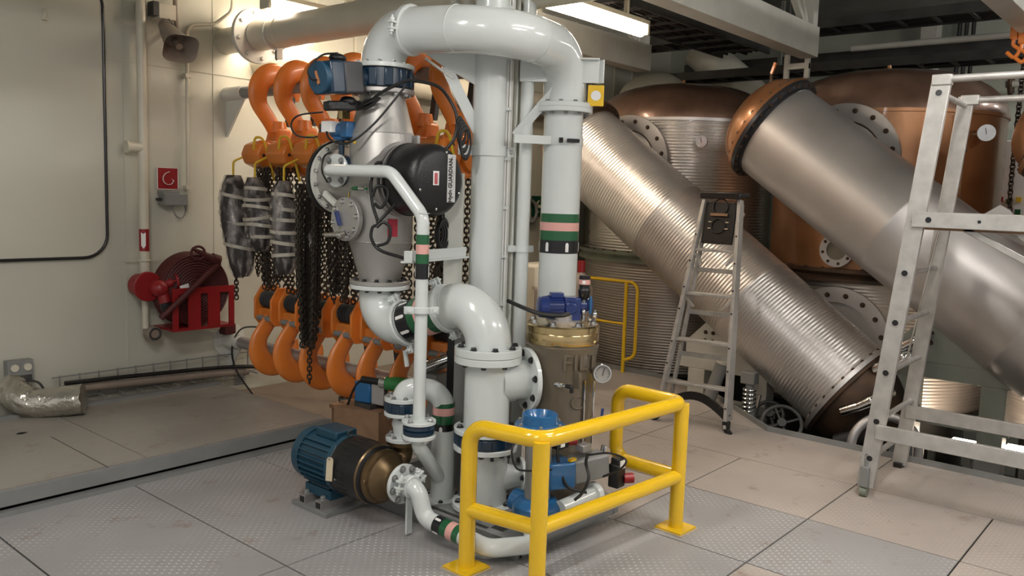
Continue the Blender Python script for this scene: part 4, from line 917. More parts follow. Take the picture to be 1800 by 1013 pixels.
def clampring(t,c,ax,r,lug,mt=None):
    mt=mt or W; c=V(c); a=V(ax).normalized(); m=MB(); m.lathe(c-a*.018,a,[(0,r),(0,r+.008),(.006,r+.014),(.030,r+.014),(.036,r+.008),(.036,r)],40,cap=(0,0)); o=build('pipe_clamp',m,mt,t)
    for lg in lug:
        l=V(lg).normalized(); l=(l-a*l.dot(a)).normalized(); s_=a.cross(l)
        m=MB()
        for sg in (-1,1): m.box(c+l*(r+.028)+s_*(.016*sg),(.012,.034,.05),Matrix((s_,a,l)).transposed()); m.cyl(c+l*(r+.034)+s_*(.020*sg),c+l*(r+.034)+s_*(.036*sg),.014,seg=6)
        m.cyl(c+l*(r+.034)-s_*.05,c+l*(r+.034)+s_*.05,.007,seg=8); build('clamp_lug',m,mt,o,bev=.002)
    return o
# round column
t=thing('support_column','thick round white column rising behind the curved pipe arch','column',(Kx,Ky,.06))
m=MB(); m.cyl((Kx,Ky,.06),(Kx,Ky,3.87),.090,seg=40); build('column_tube',m,W,t)
m=MB(); m.lathe((Kx,Ky,1.91),(0,0,1),[(0,.09),(0,.098),(.055,.098),(.055,.09)],40,cap=(0,0)); b=build('clamp_band',m,W,t)
m=MB(); m.box((Kx+.115,Ky-.05,1.937),(.06,.03,.055)); m.box((Kx-.12,Ky+.05,1.937),(.10,.03,.055)); build('band_ear',m,W,b); bolts(b,(Kx+.115,Ky-.066,1.937),(0,-1,0),.0,1,.01,.012,CHROME)
m=MB(); m.box((Kx+.145,Ky-.03,1.9),(.012,.09,3.7)); build('mounting_plate',m,WD,t)
A=Vector((Kx-.05,Ky+.02,2.36)); B=Vector((Vx+.11,Vy-.20,2.42)); d=(B-A); L=d.length; d.normalize()
m=MB(); m.prism([(0,-.09),(0,.10),(L,.055),(L,.02),(L*.6,-.03)],A,d,(0,0,1),.014); m.prism([(0,.10),(L,.05),(L,.045),(0,.09)],A,d,(0,0,1),.10); build('bracket_arm',m,W,t,bev=.002)
m=MB(); m.bar(A+d*(L*.62)+Vector((0,0,-.02)),A+Vector((0,0,-.34)),.06,.012,up=d.cross(Z3)); build('diagonal_brace',m,W,t)
m=MB(); m.bar(A+d*(L*.50)+Vector((0,0,-.075)),A+d*(L*.98)+Vector((0,0,-.005)),.03,.012); build('cable_rail',m,WD,t)
# R bracket
m=MB(); m.bar((Kx+.13,Ky-.10,2.385),(3.835,2.69,2.385),.012,.125); m.bar((Kx+.13,Ky-.10,2.448),(3.835,2.69,2.448),.06,.010); m.box((3.842,2.69,2.385),(.012,.05,.125)); build('bracket_arm',m,W,t,bev=.002)
m=MB(); m.bar((3.70,2.83,2.33),(Kx+.13,Ky-.08,2.03),.05,.012,up=(.6,.75,0)); build('diagonal_brace',m,W,t)
# arch
t=thing('pipe_arch','glossy white pipe arch curving over the top from the steel vessel to the right-hand riser','pipe',(Vx,Vy,2.36))
m=MB(); m.tube([(Vx,Vy,2.37),(Vx,Vy,2.555),(3.15,2.80,2.515),(Rx,Ry,2.50),(Rx,Ry,2.21)],.119,bend=[.17,.33,.2],seg=44,n=14); build('pipe',m,W,t)
flange(t,(Vx,Vy,2.362),(0,0,1),.172,.024,12,.012,side=1,bmt=CHROME)
flange(t,(Rx,Ry,2.202),(0,0,1),.160,.026,10,.011,side=1,bmt=GALV)
dd=(Vector((3.15,2.80,2.515))-Vector((Vx,Vy,2.555))).normalized()
clampring(t,Vector((Vx,Vy,2.555))+dd*.19,dd,.119,[(-1,0,.02),(1,0,.3)])
for p,ax in ((Vector((Vx,Vy,2.555))+dd*.50,dd),((3.42,2.835,2.508),(1,.12,0)),((3.63,2.86,2.503),(1,.12,0))):
    m=MB(); m.torus(p,ax,.1185,.0022,seg=44,rs=6); build('weld_seam',m,W,t)
# riser R
t=thing('pipe_riser','white vertical riser with green, pink and black bands behind the brown filter','pipe',(Rx,Ry,.03))
m=MB(); m.cyl((Rx,Ry,.05),(Rx,Ry,2.19),.109,seg=44); build('pipe',m,W,t)
flange(t,(Rx,Ry,2.176),(0,0,1),.160,.026,10,.011,side=-1,bmt=GALV)
flange(t,(Rx,Ry,.06),(0,0,1),.15,.03,8,side=1)
bands(t,(Rx,Ry,1.387),(Rx,Ry,1.607),.109,[(.33,BLK,'black_band'),(.24,GREEN,'green_band'),(.21,PINK,'pink_band'),(.22,GREEN,'green_band')])
m=MB(); m.lathe((Rx,Ry,1.985),(0,0,1),[(0,.109),(0,.114),(.045,.114),(.045,.109)],40,cap=(0,0)); cb=build('clamp_band',m,W,t)
m=MB(); m.bar((Rx-.11,Ry-.0,2.007),(Rx-.28,Ry+.12,2.007),.02,.045); build('band_arm',m,W,cb)
m=MB(); p=Vector((Rx-.085,Ry-.095,2.007)); m.cyl(p,p+Vector((.055,-.04,0)),.011,seg=8); m.cyl(p+Vector((-.02,.015,0)),p+Vector((-.035,.03,0)),.016,seg=6); build('clamp_bolt',m,BOLT,cb)
t=thing('yellow_tag_plate','yellow square plate with a white round hole under the right bracket arm','plate',(3.83,2.68,2.26))
m=MB(); c=Vector((3.825,2.70,2.255)); n=Vector((-.78,-.62,0)).normalized(); rt=Z3.cross(n); M3=Matrix((rt,n,Z3)).transposed(); m.box(c,(.088,.006,.112),M3); build('plate',m,YEL,t,bev=.002)
m=MB(); m.lathe(c+n*.004,n,[(0,.027),(.002,.027)],24); build('round_mark',m,WHT,t)
# narrow vertical pipes & cable strip
for px_,r,l in (((3.657,3.123,1.518),.030,'narrow white vertical pipe just right of the cable strip'),((3.634,3.027,1.523),.037,'slightly thicker white vertical pipe right of the narrow one')):
    t=thing('vertical_pipe',l,'pipe',(px_[0],px_[1],.02)); m=MB(); m.cyl((px_[0],px_[1],.02),(px_[0],px_[1],3.87),r,seg=24); build('pipe',m,W,t)
    if r>.035:
        m=MB(); m.lathe((px_[0],px_[1],1.385),(0,0,1),[(0,r),(0,r+.006),(.036,r+.006),(.036,r)],24,cap=(0,0)); m.box((px_[0]-.05,px_[1]+.03,1.403),(.05,.03,.036)); m.box((px_[0]+.045,px_[1]-.025,1.403),(.03,.02,.036)); build('clamp_band',m,W,t)
c=V((3.548,3.097,1.520)); t=thing('cable_strip','slotted white cable strip running up beside the thick column','cable tray',(c.x,c.y,.1))
m=MB(); q=Matrix.Rotation(R_(-40),3,'Z'); m.box((c.x,c.y,1.95),(.008,.06,3.7),Matrix.Rotation(R_(40),3,'Z')); st=build('strip',m,WD,t)
for k in (-1,0,1):
    m=MB(); o=Vector((.6*.018*k-.012,-.75*.018*k-.008,0)); m.tube([c+o+Vector((0,0,-1.2)),c+o+Vector((0,.003*k,0)),c+o+Vector((0,0,1.9))],.006,seg=8,smooth=True); build('white_cable',m,WHT,t)
for k in range(9):
    m=MB(); m.box((c.x-.02,c.y-.015,.55+.27*k),(.03,.05,.016),Matrix.Rotation(R_(40),3,'Z')); build('cable_tie',m,W,st)
# UV vessel
t=thing('treatment_vessel','brushed stainless treatment vessel with a horizontal drum and a black end cap','vessel',(Vx,Vy,1.16))
m=MB(); m.lathe((Vx,Vy,1.185),(0,0,1),[(0,.112),(.03,.112),(.235,.172),(.24,.175),(.82,.175),(.825,.172),(1.03,.118),(1.06,.118)],56); build('vessel_body',m,STEEL,t)
m=MB(); m.torus((Vx,Vy,1.425),(0,0,1),.1745,.002,seg=48,rs=6); m.torus((Vx,Vy,2.008),(0,0,1),.1745,.002,seg=48,rs=6); build('weld_seam',m,STEEL,t)
flange(t,(Vx,Vy,2.232),(0,0,1),.172,.024,12,.012,mt=STEEL2,side=-1,bmt=CHROME,name='top_flange')
flange(t,(Vx,Vy,1.20),(0,0,1),.166,.022,12,.012,mt=STEEL,side=1,name='bottom_flange')
DZ=1.765
m=MB(); m.lathe((Vx,3.93,DZ),(0,-1,0),[(0,.178),(.55,.178)],56); dr=build('drum',m,STEEL,t)
m=MB(); m.lathe((Vx,3.40,DZ),(0,-1,0),[(0,.178),(0,.200),(.035,.200),(.035,.178)],56,cap=(0,0)); m.lathe((Vx,3.35,DZ),(0,-1,0),[(0,.178),(0,.190),(.012,.190),(.012,.178)],56,cap=(0,0)); build('clamp_ring',m,STEEL2,dr)
for dx in (.02,.08):
    m=MB(); m.box((Vx+dx,3.38,DZ+.22-dx*.15),(.02,.05,.06)); build('clamp_ear',m,STEEL2,dr)
m=MB(); m.lathe((Vx,3.335,DZ),(0,-1,0),[(0,.182),(.01,.188),(.17,.188),(.205,.182),(.228,.165),(.235,.14),(.235,.001)],64); cp=build('black_end_cap',m,BLACK,t,ang=60)
m=MB(); m.torus((Vx,3.33,DZ),(0,1,0),.187,.006,seg=48); build('cap_seal',m,RUB,cp)
for a_ in (75,200,-25,-100): 
    m=MB(); m.ell((Vx+.150*math.cos(R_(a_)),3.0985,DZ+.150*math.sin(R_(a_))),(.008,.004,.008),10,6); build('cap_screw',m,CHROME,cp)
pc=Vector((Vx+.075,3.097,DZ+.012)); m=MB(); m.box(pc,(.058,.003,.246)); pl=build('name_plate',m,mat('silver_plate',(.62,.62,.62),rough=.35),cp,bev=.001)
text('plate_text','Hyde GUARDIAN',.037,pc+Vector((-.008,-.0025,-.010)),(0,0,1),(-1,0,0),BLK,pl,sx=.80,bold=.0011)
text('plate_small_text','BALLAST WATER TREATMENT' if False else '- - - - - - - - - -',.016,pc+Vector((.013,-.0025,-.01)),(0,0,1),(-1,0,0),BLK,pl)
m=MB(); m.prism([(-.006,-.012),(.004,-.002),(-.004,.002),(.006,.014),(.002,.014),(-.009,.001),(-.001,-.003),(-.009,-.012)],pc+Vector((.0,-.0025,.098)),(1,0,0),(0,0,1),.001); build('plate_emblem',m,BLK,pl)
wc=Vector((Vx-.035,3.097,DZ+.01)); m=MB(); m.box(wc,(.040,.003,.072)); wl=build('warning_label',m,WHT,cp); m=MB(); m.box(wc+Vector((-.002,-.002,-.002)),(.020,.002,.056)); build('red_field',m,mat('pink_red_print',(.55,.10,.12),rough=.5),wl)
# far end cap
m=MB(); m.lathe((Vx,3.93,DZ),(0,1,0),[(0,.178),(0,.215),(.02,.215),(.03,.205),(.06,.19),(.08,.15),(.08,.001)],56); fc=build('far_end_cap',m,BLACK,t)
m=MB(); m.lathe((Vx,3.925,DZ),(0,-1,0),[(0,.178),(0,.205),(.022,.205),(.022,.178)],56,cap=(0,0)); fr=build('far_clamp_ring',m,WD,t); bolts(fr,(Vx,3.903,DZ),(0,-1,0),.192,16,.009,.012,CHROME)
# nozzles towards the camera
nz=Vector((Vx-.12,3.70,1.803)); m=MB(); m.cyl((Vx-.1,3.70,1.803),(2.905,3.70,1.803),.045,seg=24); build('upper_nozzle',m,STEEL,t)
bz=Vector((2.845,3.626,1.545)); m=MB(); m.cyl((Vx-.05,3.60,1.545),(2.86,3.60,1.545),.088,seg=36); nn=build('lower_nozzle',m,STEEL,t)
m=MB(); m.cyl((2.862,3.60,1.545),(2.832,3.60,1.545),.118,seg=44); bf=build('blind_flange',m,STEEL,nn,bev=.003); bolts(bf,(2.832,3.60,1.545),(-1,0,0),.096,8,.012,.014,CHROME)
m=MB(); m.bar((2.818,3.62,1.51),(2.812,3.645,1.585),.012,.024,up=(1,0,0)); build('blue_handle',m,NBLUE,bf)
m=MB(); m.tube([(2.80,3.72,1.455),(2.80,3.60,1.462),(2.80,3.54,1.475)],.014,bend=.02,seg=10); m.cyl((2.832,3.60,1.46),(2.79,3.60,1.46),.018,seg=12); m.ell((2.80,3.60,1.462),(.02,.028,.02),10,6); build('drain_valve',m,CHROME,bf)
# labels on the vessel
def onv(px,mt,w,h,nm,r=.1765,tri=False):
    p=V(px); d=Vector((p.x-Vx,p.y-Vy,0)).normalized(); c=Vector((Vx,Vy,p.z))+d*r; s_=Z3.cross(d); m=MB()
    if tri: m.prism([(-w/2,-h/2),(w/2,-h/2),(0,h/2)],c,s_,Z3,.002)
    else: m.box(c,(w,.002,h),Matrix((s_,-d,Z3)).transposed())
    return build(nm,m,mt,t)
onv((2.970,3.336,1.507),REDL,.055,.095,'crimson_label')
onv((2.873,3.576,1.960),YEL2,.028,.026,'warning_triangle',tri=True); onv((2.814,3.675,1.677),YEL2,.028,.026,'warning_triangle',r=.18,tri=True); onv((2.951,3.467,1.853),YEL2,.028,.026,'warning_triangle',r=.182,tri=True)
m=MB(); m.tube([(2.84,3.55,1.71),(2.84,3.43,1.71)],.007,seg=8); m.cyl((2.84,3.54,1.71),(2.84,3.50,1.71),.011,seg=10); build('green_sensor_tube',m,GREEN,t); m=MB(); m.cyl((2.84,3.49,1.71),(2.84,3.44,1.71),.012,seg=10); m.tube([(2.86,3.42,1.78),(2.86,3.42,1.66)],.010,seg=8); build('sensor_fitting',m,CHROME,t)
# drum bracket going down left
m=MB(); m.bar((2.88,3.84,1.68),(2.88,3.70,1.60),.02,.03); build('strut',m,WD,t)
# top butterfly valve
t=thing('butterfly_valve','dark blue butterfly valve ring clamped on top of the steel vessel','valve',(Vx,Vy,2.25))
m=MB(); m.lathe((Vx,Vy,2.246),(0,0,1),[(0,.145),(.005,.160),(.099,.160),(.103,.145)],48); vb=build('valve_body',m,BLUE,t)
for k in range(12):
    a=2*PI*k/12; m=MB(); m.box((Vx+.160*math.cos(a),Vy+.160*math.sin(a),2.298),(.018,.045,.092),Matrix.Rotation(a,3,'Z')); build('lug',m,BLUE,vb,bev=.006)
a0=Vector((Vx-.15,Vy+.10,2.285)); dv=(V((2.989,4.011,2.302))-V((3.025,3.717,2.282))).normalized(); a0=Vector((2.895,3.56,2.285)); dv=Vector((-1,0,-.10)).normalized()
m=MB(); m.cyl(a0,a0+dv*.05,.065,seg=28); build('neck',m,BLUE,t)
M2=Matrix((Z3.cross(dv).normalized(),Z3.cross(dv).normalized().cross(dv) * -1,dv)).transposed()
m=MB(); m.bar(a0+dv*.04,a0+dv*.165,.16,.16); build('grey_gearbox',m,mat('dark_grey_housing',(.06,.06,.065),rough=.45),t,bev=.012)
m=MB(); m.bar(a0+dv*.16,a0+dv*.25,.165,.165); ab=build('actuator_housing',m,BLUE2 if False else BLUE,t,bev=.012)
m=MB(); m.cyl(a0+dv*.24,a0+dv*.275,.082,seg=30); cf=build('blue_cover',m,mat('actuator_cover_blue',(.012,.058,.11),rough=.45),ab,bev=.005)
sx_=Z3.cross(dv).normalized(); m=MB(); e=a0+dv*.2765; m.bar(e-sx_*.012+Vector((0,0,.033)),e+sx_*.014-Vector((0,0,.033)),.016,.006,up=dv); build('orange_indicator',m,mat('indicator_orange',(.50,.20,.08),rough=.5),cf)
m=MB(); q=a0+dv*.15+Vector((0,0,.10)); m.ell(q,(.05,.04,.024),14,8); m.cyl(q+Vector((0,0,-.04)),q,.03,seg=12); build('top_limit_switch',m,BLACK,t)
m=MB(); q=a0+dv*.10+Vector((0,0,-.12)); m.bar(q-dv*.09+Vector((0,0,-.02)),q+dv*.12+Vector((0,0,-.02)),.06,.05); m.ell(q-dv*.02+Vector((0,0,.0)),(.05,.04,.03),12,7); build('solenoid_block',m,BLACK,t,bev=.01)
m=MB(); q2=a0+dv*.10+Vector((-.03,-.03,-.062)); m.box(q2,(.03,.03,.03)); build('red_white_tag',m,WHT,t)
# small valve actuator on the upper nozzle
c=V((2.831,3.633,2.006)); t=thing('nozzle_valve','small blue wafer valve with actuator on the upper side nozzle','valve',(2.88,3.70,1.8))
m=MB(); m.cyl((2.900,3.70,1.803),(2.868,3.70,1.803),.088,seg=36); build('wafer_body',m,BLUE,t)
m=MB(); m.cyl((2.885,3.70,1.88),(2.885,3.70,1.97),.016,seg=14); build('stem',m,BLUE,t)
m=MB(); m.cyl((2.885,3.70,1.965),(2.885,3.70,1.985),.045,seg=18); m.cyl((2.885,3.76,2.02),(2.885,3.66,2.02),.045,seg=20); m.box((2.885,3.63,2.02),(.09,.06,.085)); build('actuator',m,BLUE2,t,bev=.008)
m=MB(); m.box((2.84,3.74,2.035),(.06,.085,.06)); build('white_connector',m,WHT,t,bev=.004)
m=MB(); m.box((2.84,3.80,2.03),(.035,.03,.045)); build('cable_gland',m,DARK,t)
m=MB(); m.box((2.885,3.68,2.10),(.05,.035,.04)); build('brass_pilot',m,BRASS,t)
cable('actuator_cable',[V((2.933,3.821,2.440)) if False else a0+dv*.15+Vector((0,0,.125)),a0+dv*.25+Vector((0,0,.11)),a0+dv*.33+Vector((0,0,.04)),a0+dv*.31+Vector((0,0,-.01)),a0+dv*.26+Vector((0,0,-.01))],.0055,RUB,'black cable looping over the blue actuator face')
cable('actuator_cable',[(2.837,3.800,2.117),(2.750,3.899,2.094),(2.690,3.882,2.037),(2.707,3.853,1.983),(2.758,3.792,1.974),(2.778,3.769,1.981)],.005,RUB,'thin black cable looping left of the small white connector')
cable('actuator_cable',[(2.858,3.621,2.118),(2.899,3.531,2.147),(2.945,3.428,2.221),(3.012,3.327,2.275),(3.050,3.282,2.274),(3.130,3.216,2.253),(3.193,3.193,2.192),(3.213,3.155,2.104),(3.200,3.152,1.999),(3.167,3.179,1.932)],.009,RUB,'thick black cable running from the solenoid block to the column and down')
cable('actuator_cable',[(3.004,3.331,2.245),(2.956,3.373,2.161),(2.892,3.430,2.055),(2.819,3.500,1.964),(2.795,3.587,1.940),(2.770,3.651,1.963),(2.780,3.693,2.003)],.006,RUB,'thin black cable crossing diagonally in front of the vessel cone')
t=thing('cable_coil','bundle of coiled black cable strapped at the column bracket','cable',(3.203,3.122,2.022))
c=V((3.219,3.138,2.045)); 
for k in range(4): m=MB(); m.torus(c+Vector((.008*k,-.008*k,-.01*k)),(-.6+.1*k,-.8,0),.018+.004*k,.006,seg=20,rs=6); m.v=[(p[0],p[1],c.z+(p[2]-c.z)*2.6) for p in m.v]; build('loop',m,RUB,t)
t=thing('cable_bundle','black cables bundled into a spindle beside the vessel cone','cable',(2.895,3.504,2.140))
c0=V((2.855,3.547,2.120)); c1=V((2.922,3.432,2.183))
for k in range(6):
    a=2*PI*k/6; u,v,_=basis(c1-c0); o=u*math.cos(a)*.018+v*math.sin(a)*.018; m=MB(); m.tube([c0,(c0+c1)/2+o-(c1-c0)*.1,(c0+c1)/2+o+(c1-c0)*.1,c1],.0065,seg=6,smooth=True); build('loop',m,RUB,t)
for k,(pts,l) in enumerate((([(2.862,3.337,1.848),(2.826,3.346,1.832),(2.804,3.354,1.731),(2.803,3.338,1.630),(2.815,3.309,1.538),(2.796,3.327,1.514),(2.789,3.326,1.457),(2.814,3.287,1.400),(2.840,3.126,1.368)],'black cable hanging down the front of the vessel to the small banded pipe'),([(2.808,3.301,1.539),(2.841,3.271,1.589),(2.861,3.225,1.640)],'short thick black cable joining the drum to the hanging cable'),([(2.800,3.334,1.673),(2.816,3.324,1.723),(2.846,3.288,1.719),(2.851,3.275,1.676),(2.824,3.296,1.617),(2.803,3.324,1.636)],'small upper loop of black cable on the vessel front'),([(2.796,3.296,1.516),(2.820,3.272,1.543),(2.841,3.243,1.513),(2.829,3.245,1.446),(2.794,3.283,1.424)],'larger lower loop of black cable on the vessel front'))):
    cable('vessel_cable',pts,.0085,RUB,l)
cable('far_cap_cable',[(2.791,3.662,1.896),(2.795,3.731,1.876),(2.782,3.733,1.799),(2.747,3.641,1.739)],.005,RUB,'short black cable curling by the far end cap')
t=thing('cable_coil','tied coil of black cable hanging behind the small banded pipe','cable',(3.170,3.218,1.456))
c=V((3.205,3.259,1.478))
for k in range(4): m=MB(); m.torus(c+Vector((.006*k,-.006*k,0)),(-.5+.12*k,-.8,0),.022+.004*k,.006,seg=20,rs=6); m.v=[(p[0],p[1],c.z+(p[2]-c.z)*2.3) for p in m.v]; build('loop',m,RUB,t)
m=MB(); m.tube([c+Vector((0,0,.05)),V((3.218,3.258,1.561)),V((3.259,3.306,1.668))],.012,seg=8,smooth=True); build('tail',m,RUB,t)
# small banded pipe P
Px,Py=2.82,2.98
t=thing('sampling_pipe','slim white pipe with green and pink bands running from the vessel to the front valve','pipe',(Px,Py,.56))
p1=V((2.800,3.186,1.812)); m=MB(); m.tube([(2.862,3.70,1.803),(2.785,3.70,1.803),(2.79,p1.y,1.797),(Px,Py,1.585),(Px,Py,.575)],.0315,bend=[.04,.10,.10],seg=26,n=8); build('pipe',m,W,t)
flange(t,(2.855,3.70,1.803),(1,0,0),.090,.020,4,.014,side=-1,bmt=GALV,a0=.79); flange(t,(Px,Py,.566),(0,0,1),.086,.018,4,.012,side=1,bmt=CHROME)
bands(t,(Px,Py,1.280),(Px,Py,1.497),.0315,[(.35,BLK,'black_band'),(.215,GREEN,'green_band'),(.215,PINK,'pink_band'),(.22,GREEN,'green_band')],arrows=1)
clampring(t,(Px,Py,1.125),(0,0,1),.0315,[(1,-.8,0),(-1,.8,0)])
m=MB(); m.torus((Px,Py,1.60),(0,0,1),.0312,.0015,seg=24,rs=6); build('weld_seam',m,W,t)
t=thing('pipe_bracket','white angle bracket arm holding the slim banded pipe to the column','bracket',(3.1,3.1,1.37))
m=MB(); m.bar((Px-.05,Py+.07,1.385),(3.32,3.17,1.385),.012,.055); m.bar((Px-.05,Py+.07,1.358),(3.32,3.17,1.358),.05,.010); build('arm',m,W,t); m=MB(); m.box((Px-.045,Py+.05,1.385),(.012,.05,.06)); build('pipe_strap',m,W,t,bev=.003)
c=V((3.300,3.241,1.390)); m=MB(); q=Matrix.Rotation(R_(40),3,'Z'); m.box((c.x,c.y,1.50),(.09,.10,.62),q); build('channel_post',m,WD,t,bev=.003)
m=MB(); m.prism([(-.06,0),(.06,0),(.06,-.25),(.02,-.25),(-.06,-.05)],(c.x,c.y,1.2),(.64,-.77,0),(0,0,1),.012); build('gusset',m,W,t)
# small blue valve under P
t=thing('wafer_valve','small dark blue wafer valve below the slim banded pipe','valve',(Px,Py,.5))
m=MB(); m.lathe((Px,Py,.505),(0,0,1),[(0,.07),(.004,.078),(.020,.080),(.025,.072),(.030,.080),(.046,.078),(.052,.07)],32); build('valve_body',m,BLUE,t)
t=thing('branch_pipe','short white branch pipe slanting from the small blue valve into the wide vertical pipe','pipe',(Px,Py,.48))
Ux,Uy=3.074,3.061
flange(t,(Px,Py,.493),(0,0,1),.086,.020,4,.012,side=-1,bmt=CHROME)
m=MB(); m.tube([(Px,Py,.49),(Px,Py,.44),(Ux-.05,Uy-.02,.22)],.036,bend=.05,seg=22); build('pipe',m,W,t)
# U pipe
Cx,Cy=V((2.926,3.214,0.471)).xy
zt=V((3.018,3.171,0.675)).z
t=thing('return_bend_pipe','white U-shaped pipe with green, pink and black bands turning down into a wide vertical pipe','pipe',(Ux,Uy,.06))
zf=V((2.935,3.229,0.623)).z
m=MB(); m.tube([(Cx,Cy,zf),(Cx,Cy,zt),(Ux,Uy,zt),(Ux,Uy,.44)],.057,bend=.125,seg=32,n=10); build('bend',m,W,t)
m=MB(); m.cyl((Ux,Uy,.07),(Ux,Uy,.46),.062,seg=36); build('wide_pipe',m,W,t)
flange(t,(Cx,Cy,zf),(0,0,1),.100,.022,8,.011,side=1,bmt=GALV)
zA=V((3.092,3.089,0.607)).z; zB=V((3.080,3.071,0.424)).z
bands(t,(Ux,Uy,zB),(Ux,Uy,zA),.0575,[(.40,BLK,'black_band'),(.25,GREEN,'green_band'),(.22,PINK,'pink_band'),(.13,GREEN,'green_band')],arrows=2)
flange(t,(Ux,Uy,.08),(0,0,1),.11,.022,6,side=1)
t=thing('butterfly_valve','dark blue butterfly valve under the U-shaped pipe','valve',(Cx,Cy,zf-.07))
m=MB(); m.lathe((Cx,Cy,zf-.066),(0,0,1),[(0,.08),(.004,.094),(.051,.094),(.055,.08)],36); vb=build('valve_body',m,BLUE,t)
for k in range(8):
    a=2*PI*k/8; m=MB(); m.box((Cx+.092*math.cos(a),Cy+.092*math.sin(a),zf-.0385),(.016,.03,.05),Matrix.Rotation(a,3,'Z')); build('lug',m,BLUE,vb,bev=.005)
t=thing('check_valve','narrow white check valve between the dark blue valve and the bronze pump','valve',(Cx,Cy,.4))
flange(t,(Cx,Cy,zf-.077),(0,0,1),.100,.020,8,.011,side=-1,bmt=GALV)
z0=zf-.087; z1=V((2.922,3.208,0.411)).z
m=MB(); m.lathe((Cx,Cy,z1+.01),(0,0,1),[(0,.045),(.3*(z0-z1),.052),(.55*(z0-z1),.060),(.75*(z0-z1),.052),(z0-z1,.055)],28); build('body',m,W,t)
flange(t,(Cx,Cy,z1),(0,0,1),.090,.024,8,.011,side=1,bmt=GALV)
# pump
PX=2.75; PZ=.255
t=thing('pump','bronze pump with a blue electric motor on the floor, left of the white pipes','pump',(PX,3.4,0))
m=MB(); m.lathe((PX,3.78,PZ),(0,-1,0),[(0,.07),(.01,.125),(.025,.142),(.085,.146),(.085,.136),(.34,.136),(.34,.001)],48); mo=build('motor_body',m,MBLUE,t)
m=MB()
for k in range(30):
    a=2*PI*k/30
    if .9<a<2.2: continue
    m.box((PX+.142*math.cos(a),3.57,PZ+.142*math.sin(a)),(.026,.24,.006),Matrix.Rotation(-a,3,'Y'))
build('cooling_fins',m,MBLUE,mo)
m=MB(); m.box((PX+.01,3.56,PZ+.148),(.14,.18,.05)); build('terminal_box',m,MBLUE,mo,bev=.008)
m=MB(); m.torus((PX,3.43,PZ+.165),(0,1,0),.014,.005,seg=16); build('lifting_eye',m,DARK,mo)
m=MB(); m.lathe((PX,3.455,PZ),(0,-1,0),[(0,.136),(.008,.158),(.04,.158),(.045,.14)],48); build('end_bell',m,MBLUE,mo)
m=MB(); m.lathe((PX,3.415,PZ),(0,-1,0),[(0,.156),(.15,.156),(.165,.152),(.225,.152),(.24,.12)],48); gd=build('coupling_guard',m,BLACK,t)
m=MB()
for k in range(30):
    a=2*PI*k/30+.1
    m.box((PX+.1535*math.cos(a),3.325,PZ+.1535*math.sin(a)),(.008,.07,.012),Matrix.Rotation(-a,3,'Y'))
build('guard_slots',m,RUB,gd)
m=MB()
for y_ in (3.40,3.36): m.ell((PX-.15,y_,PZ-.03),(.006,.006,.006),8,5)
build('guard_screws',m,CHROME,gd)
m=MB(); m.lathe((PX,3.215,PZ),(0,-1,0),[(0,.12),(.0,.150),(.012,.157),(.024,.150),(.030,.134),(.045,.140),(.060,.138),(.066,.122),(.085,.120),(.105,.098),(.118,.074),(.135,.058),(.165,.055),(.170,.085),(.188,.085)],48); vo=build('volute',m,BRONZE,t,ang=35)
m=MB(); m.tube([(PX+.05,3.185,PZ),(Cx,Cy,PZ+.05),(Cx,Cy,z1-.02)],[.055]*40,bend=.06,seg=24); m.cyl((Cx,Cy,z1-.032),(Cx,Cy,z1-.012),.086,seg=32); build('discharge_neck',m,BRONZE,vo)
m=MB(); m.ell((PX-.128,3.165,PZ-.0),(.012,.018,.022),12,6); build('boss',m,BRONZE,vo)
m=MB(); m.box((PX,3.57,.095),(.20,.22,.05)); m.prism([(-.10,0),(.10,0),(.07,.08),(-.07,.08)],(PX,3.57,.085),(1,0,0),(0,0,1),.16); build('motor_foot',m,MBLUE,t)
for y_ in (3.50,3.64):
    for s in (-1,1):
        m=MB(); m.box((PX,y_,.048+.0),(.30,.05,.05)) if s<0 else m.box((PX-.152,y_,.048),(.004,.034,.03)); build('mounting_rail' ,m,STEEL2 if s<0 else BLK,t)
m=MB(); m.box((PX,3.57,.013),(.32,.30,.025)); build('base_plate',m,GALV,t,bev=.002); bolts(t,(PX-.12,3.50,.073),(0,0,1),0,1,.014,.018,GALV); bolts(t,(PX-.12,3.64,.073),(0,0,1),0,1,.014,.018,GALV)
c=V((2.580,3.381,0.279)); t=thing('paper_tag','cream paper tag hanging from the blue motor','tag',c+Vector((0,0,.05)))
m=MB(); m.prism([(-.019,-.062),(.019,-.062),(.019,.050),(.010,.062),(-.010,.062),(-.019,.050)],c,(0.35,-.94,0),(.06,0,1),.0015); build('card',m,TAG,t)
m=MB(); m.torus(c+Vector((-.003,0,.052)),(1,.3,0),.004,.0012,seg=12,rs=5); m.tube([c+Vector((0,0,.056)),c+Vector((.02,-.02,.11)),c+Vector((.04,0,.12))],.0012,seg=5,smooth=True); build('string',m,GALV,t)
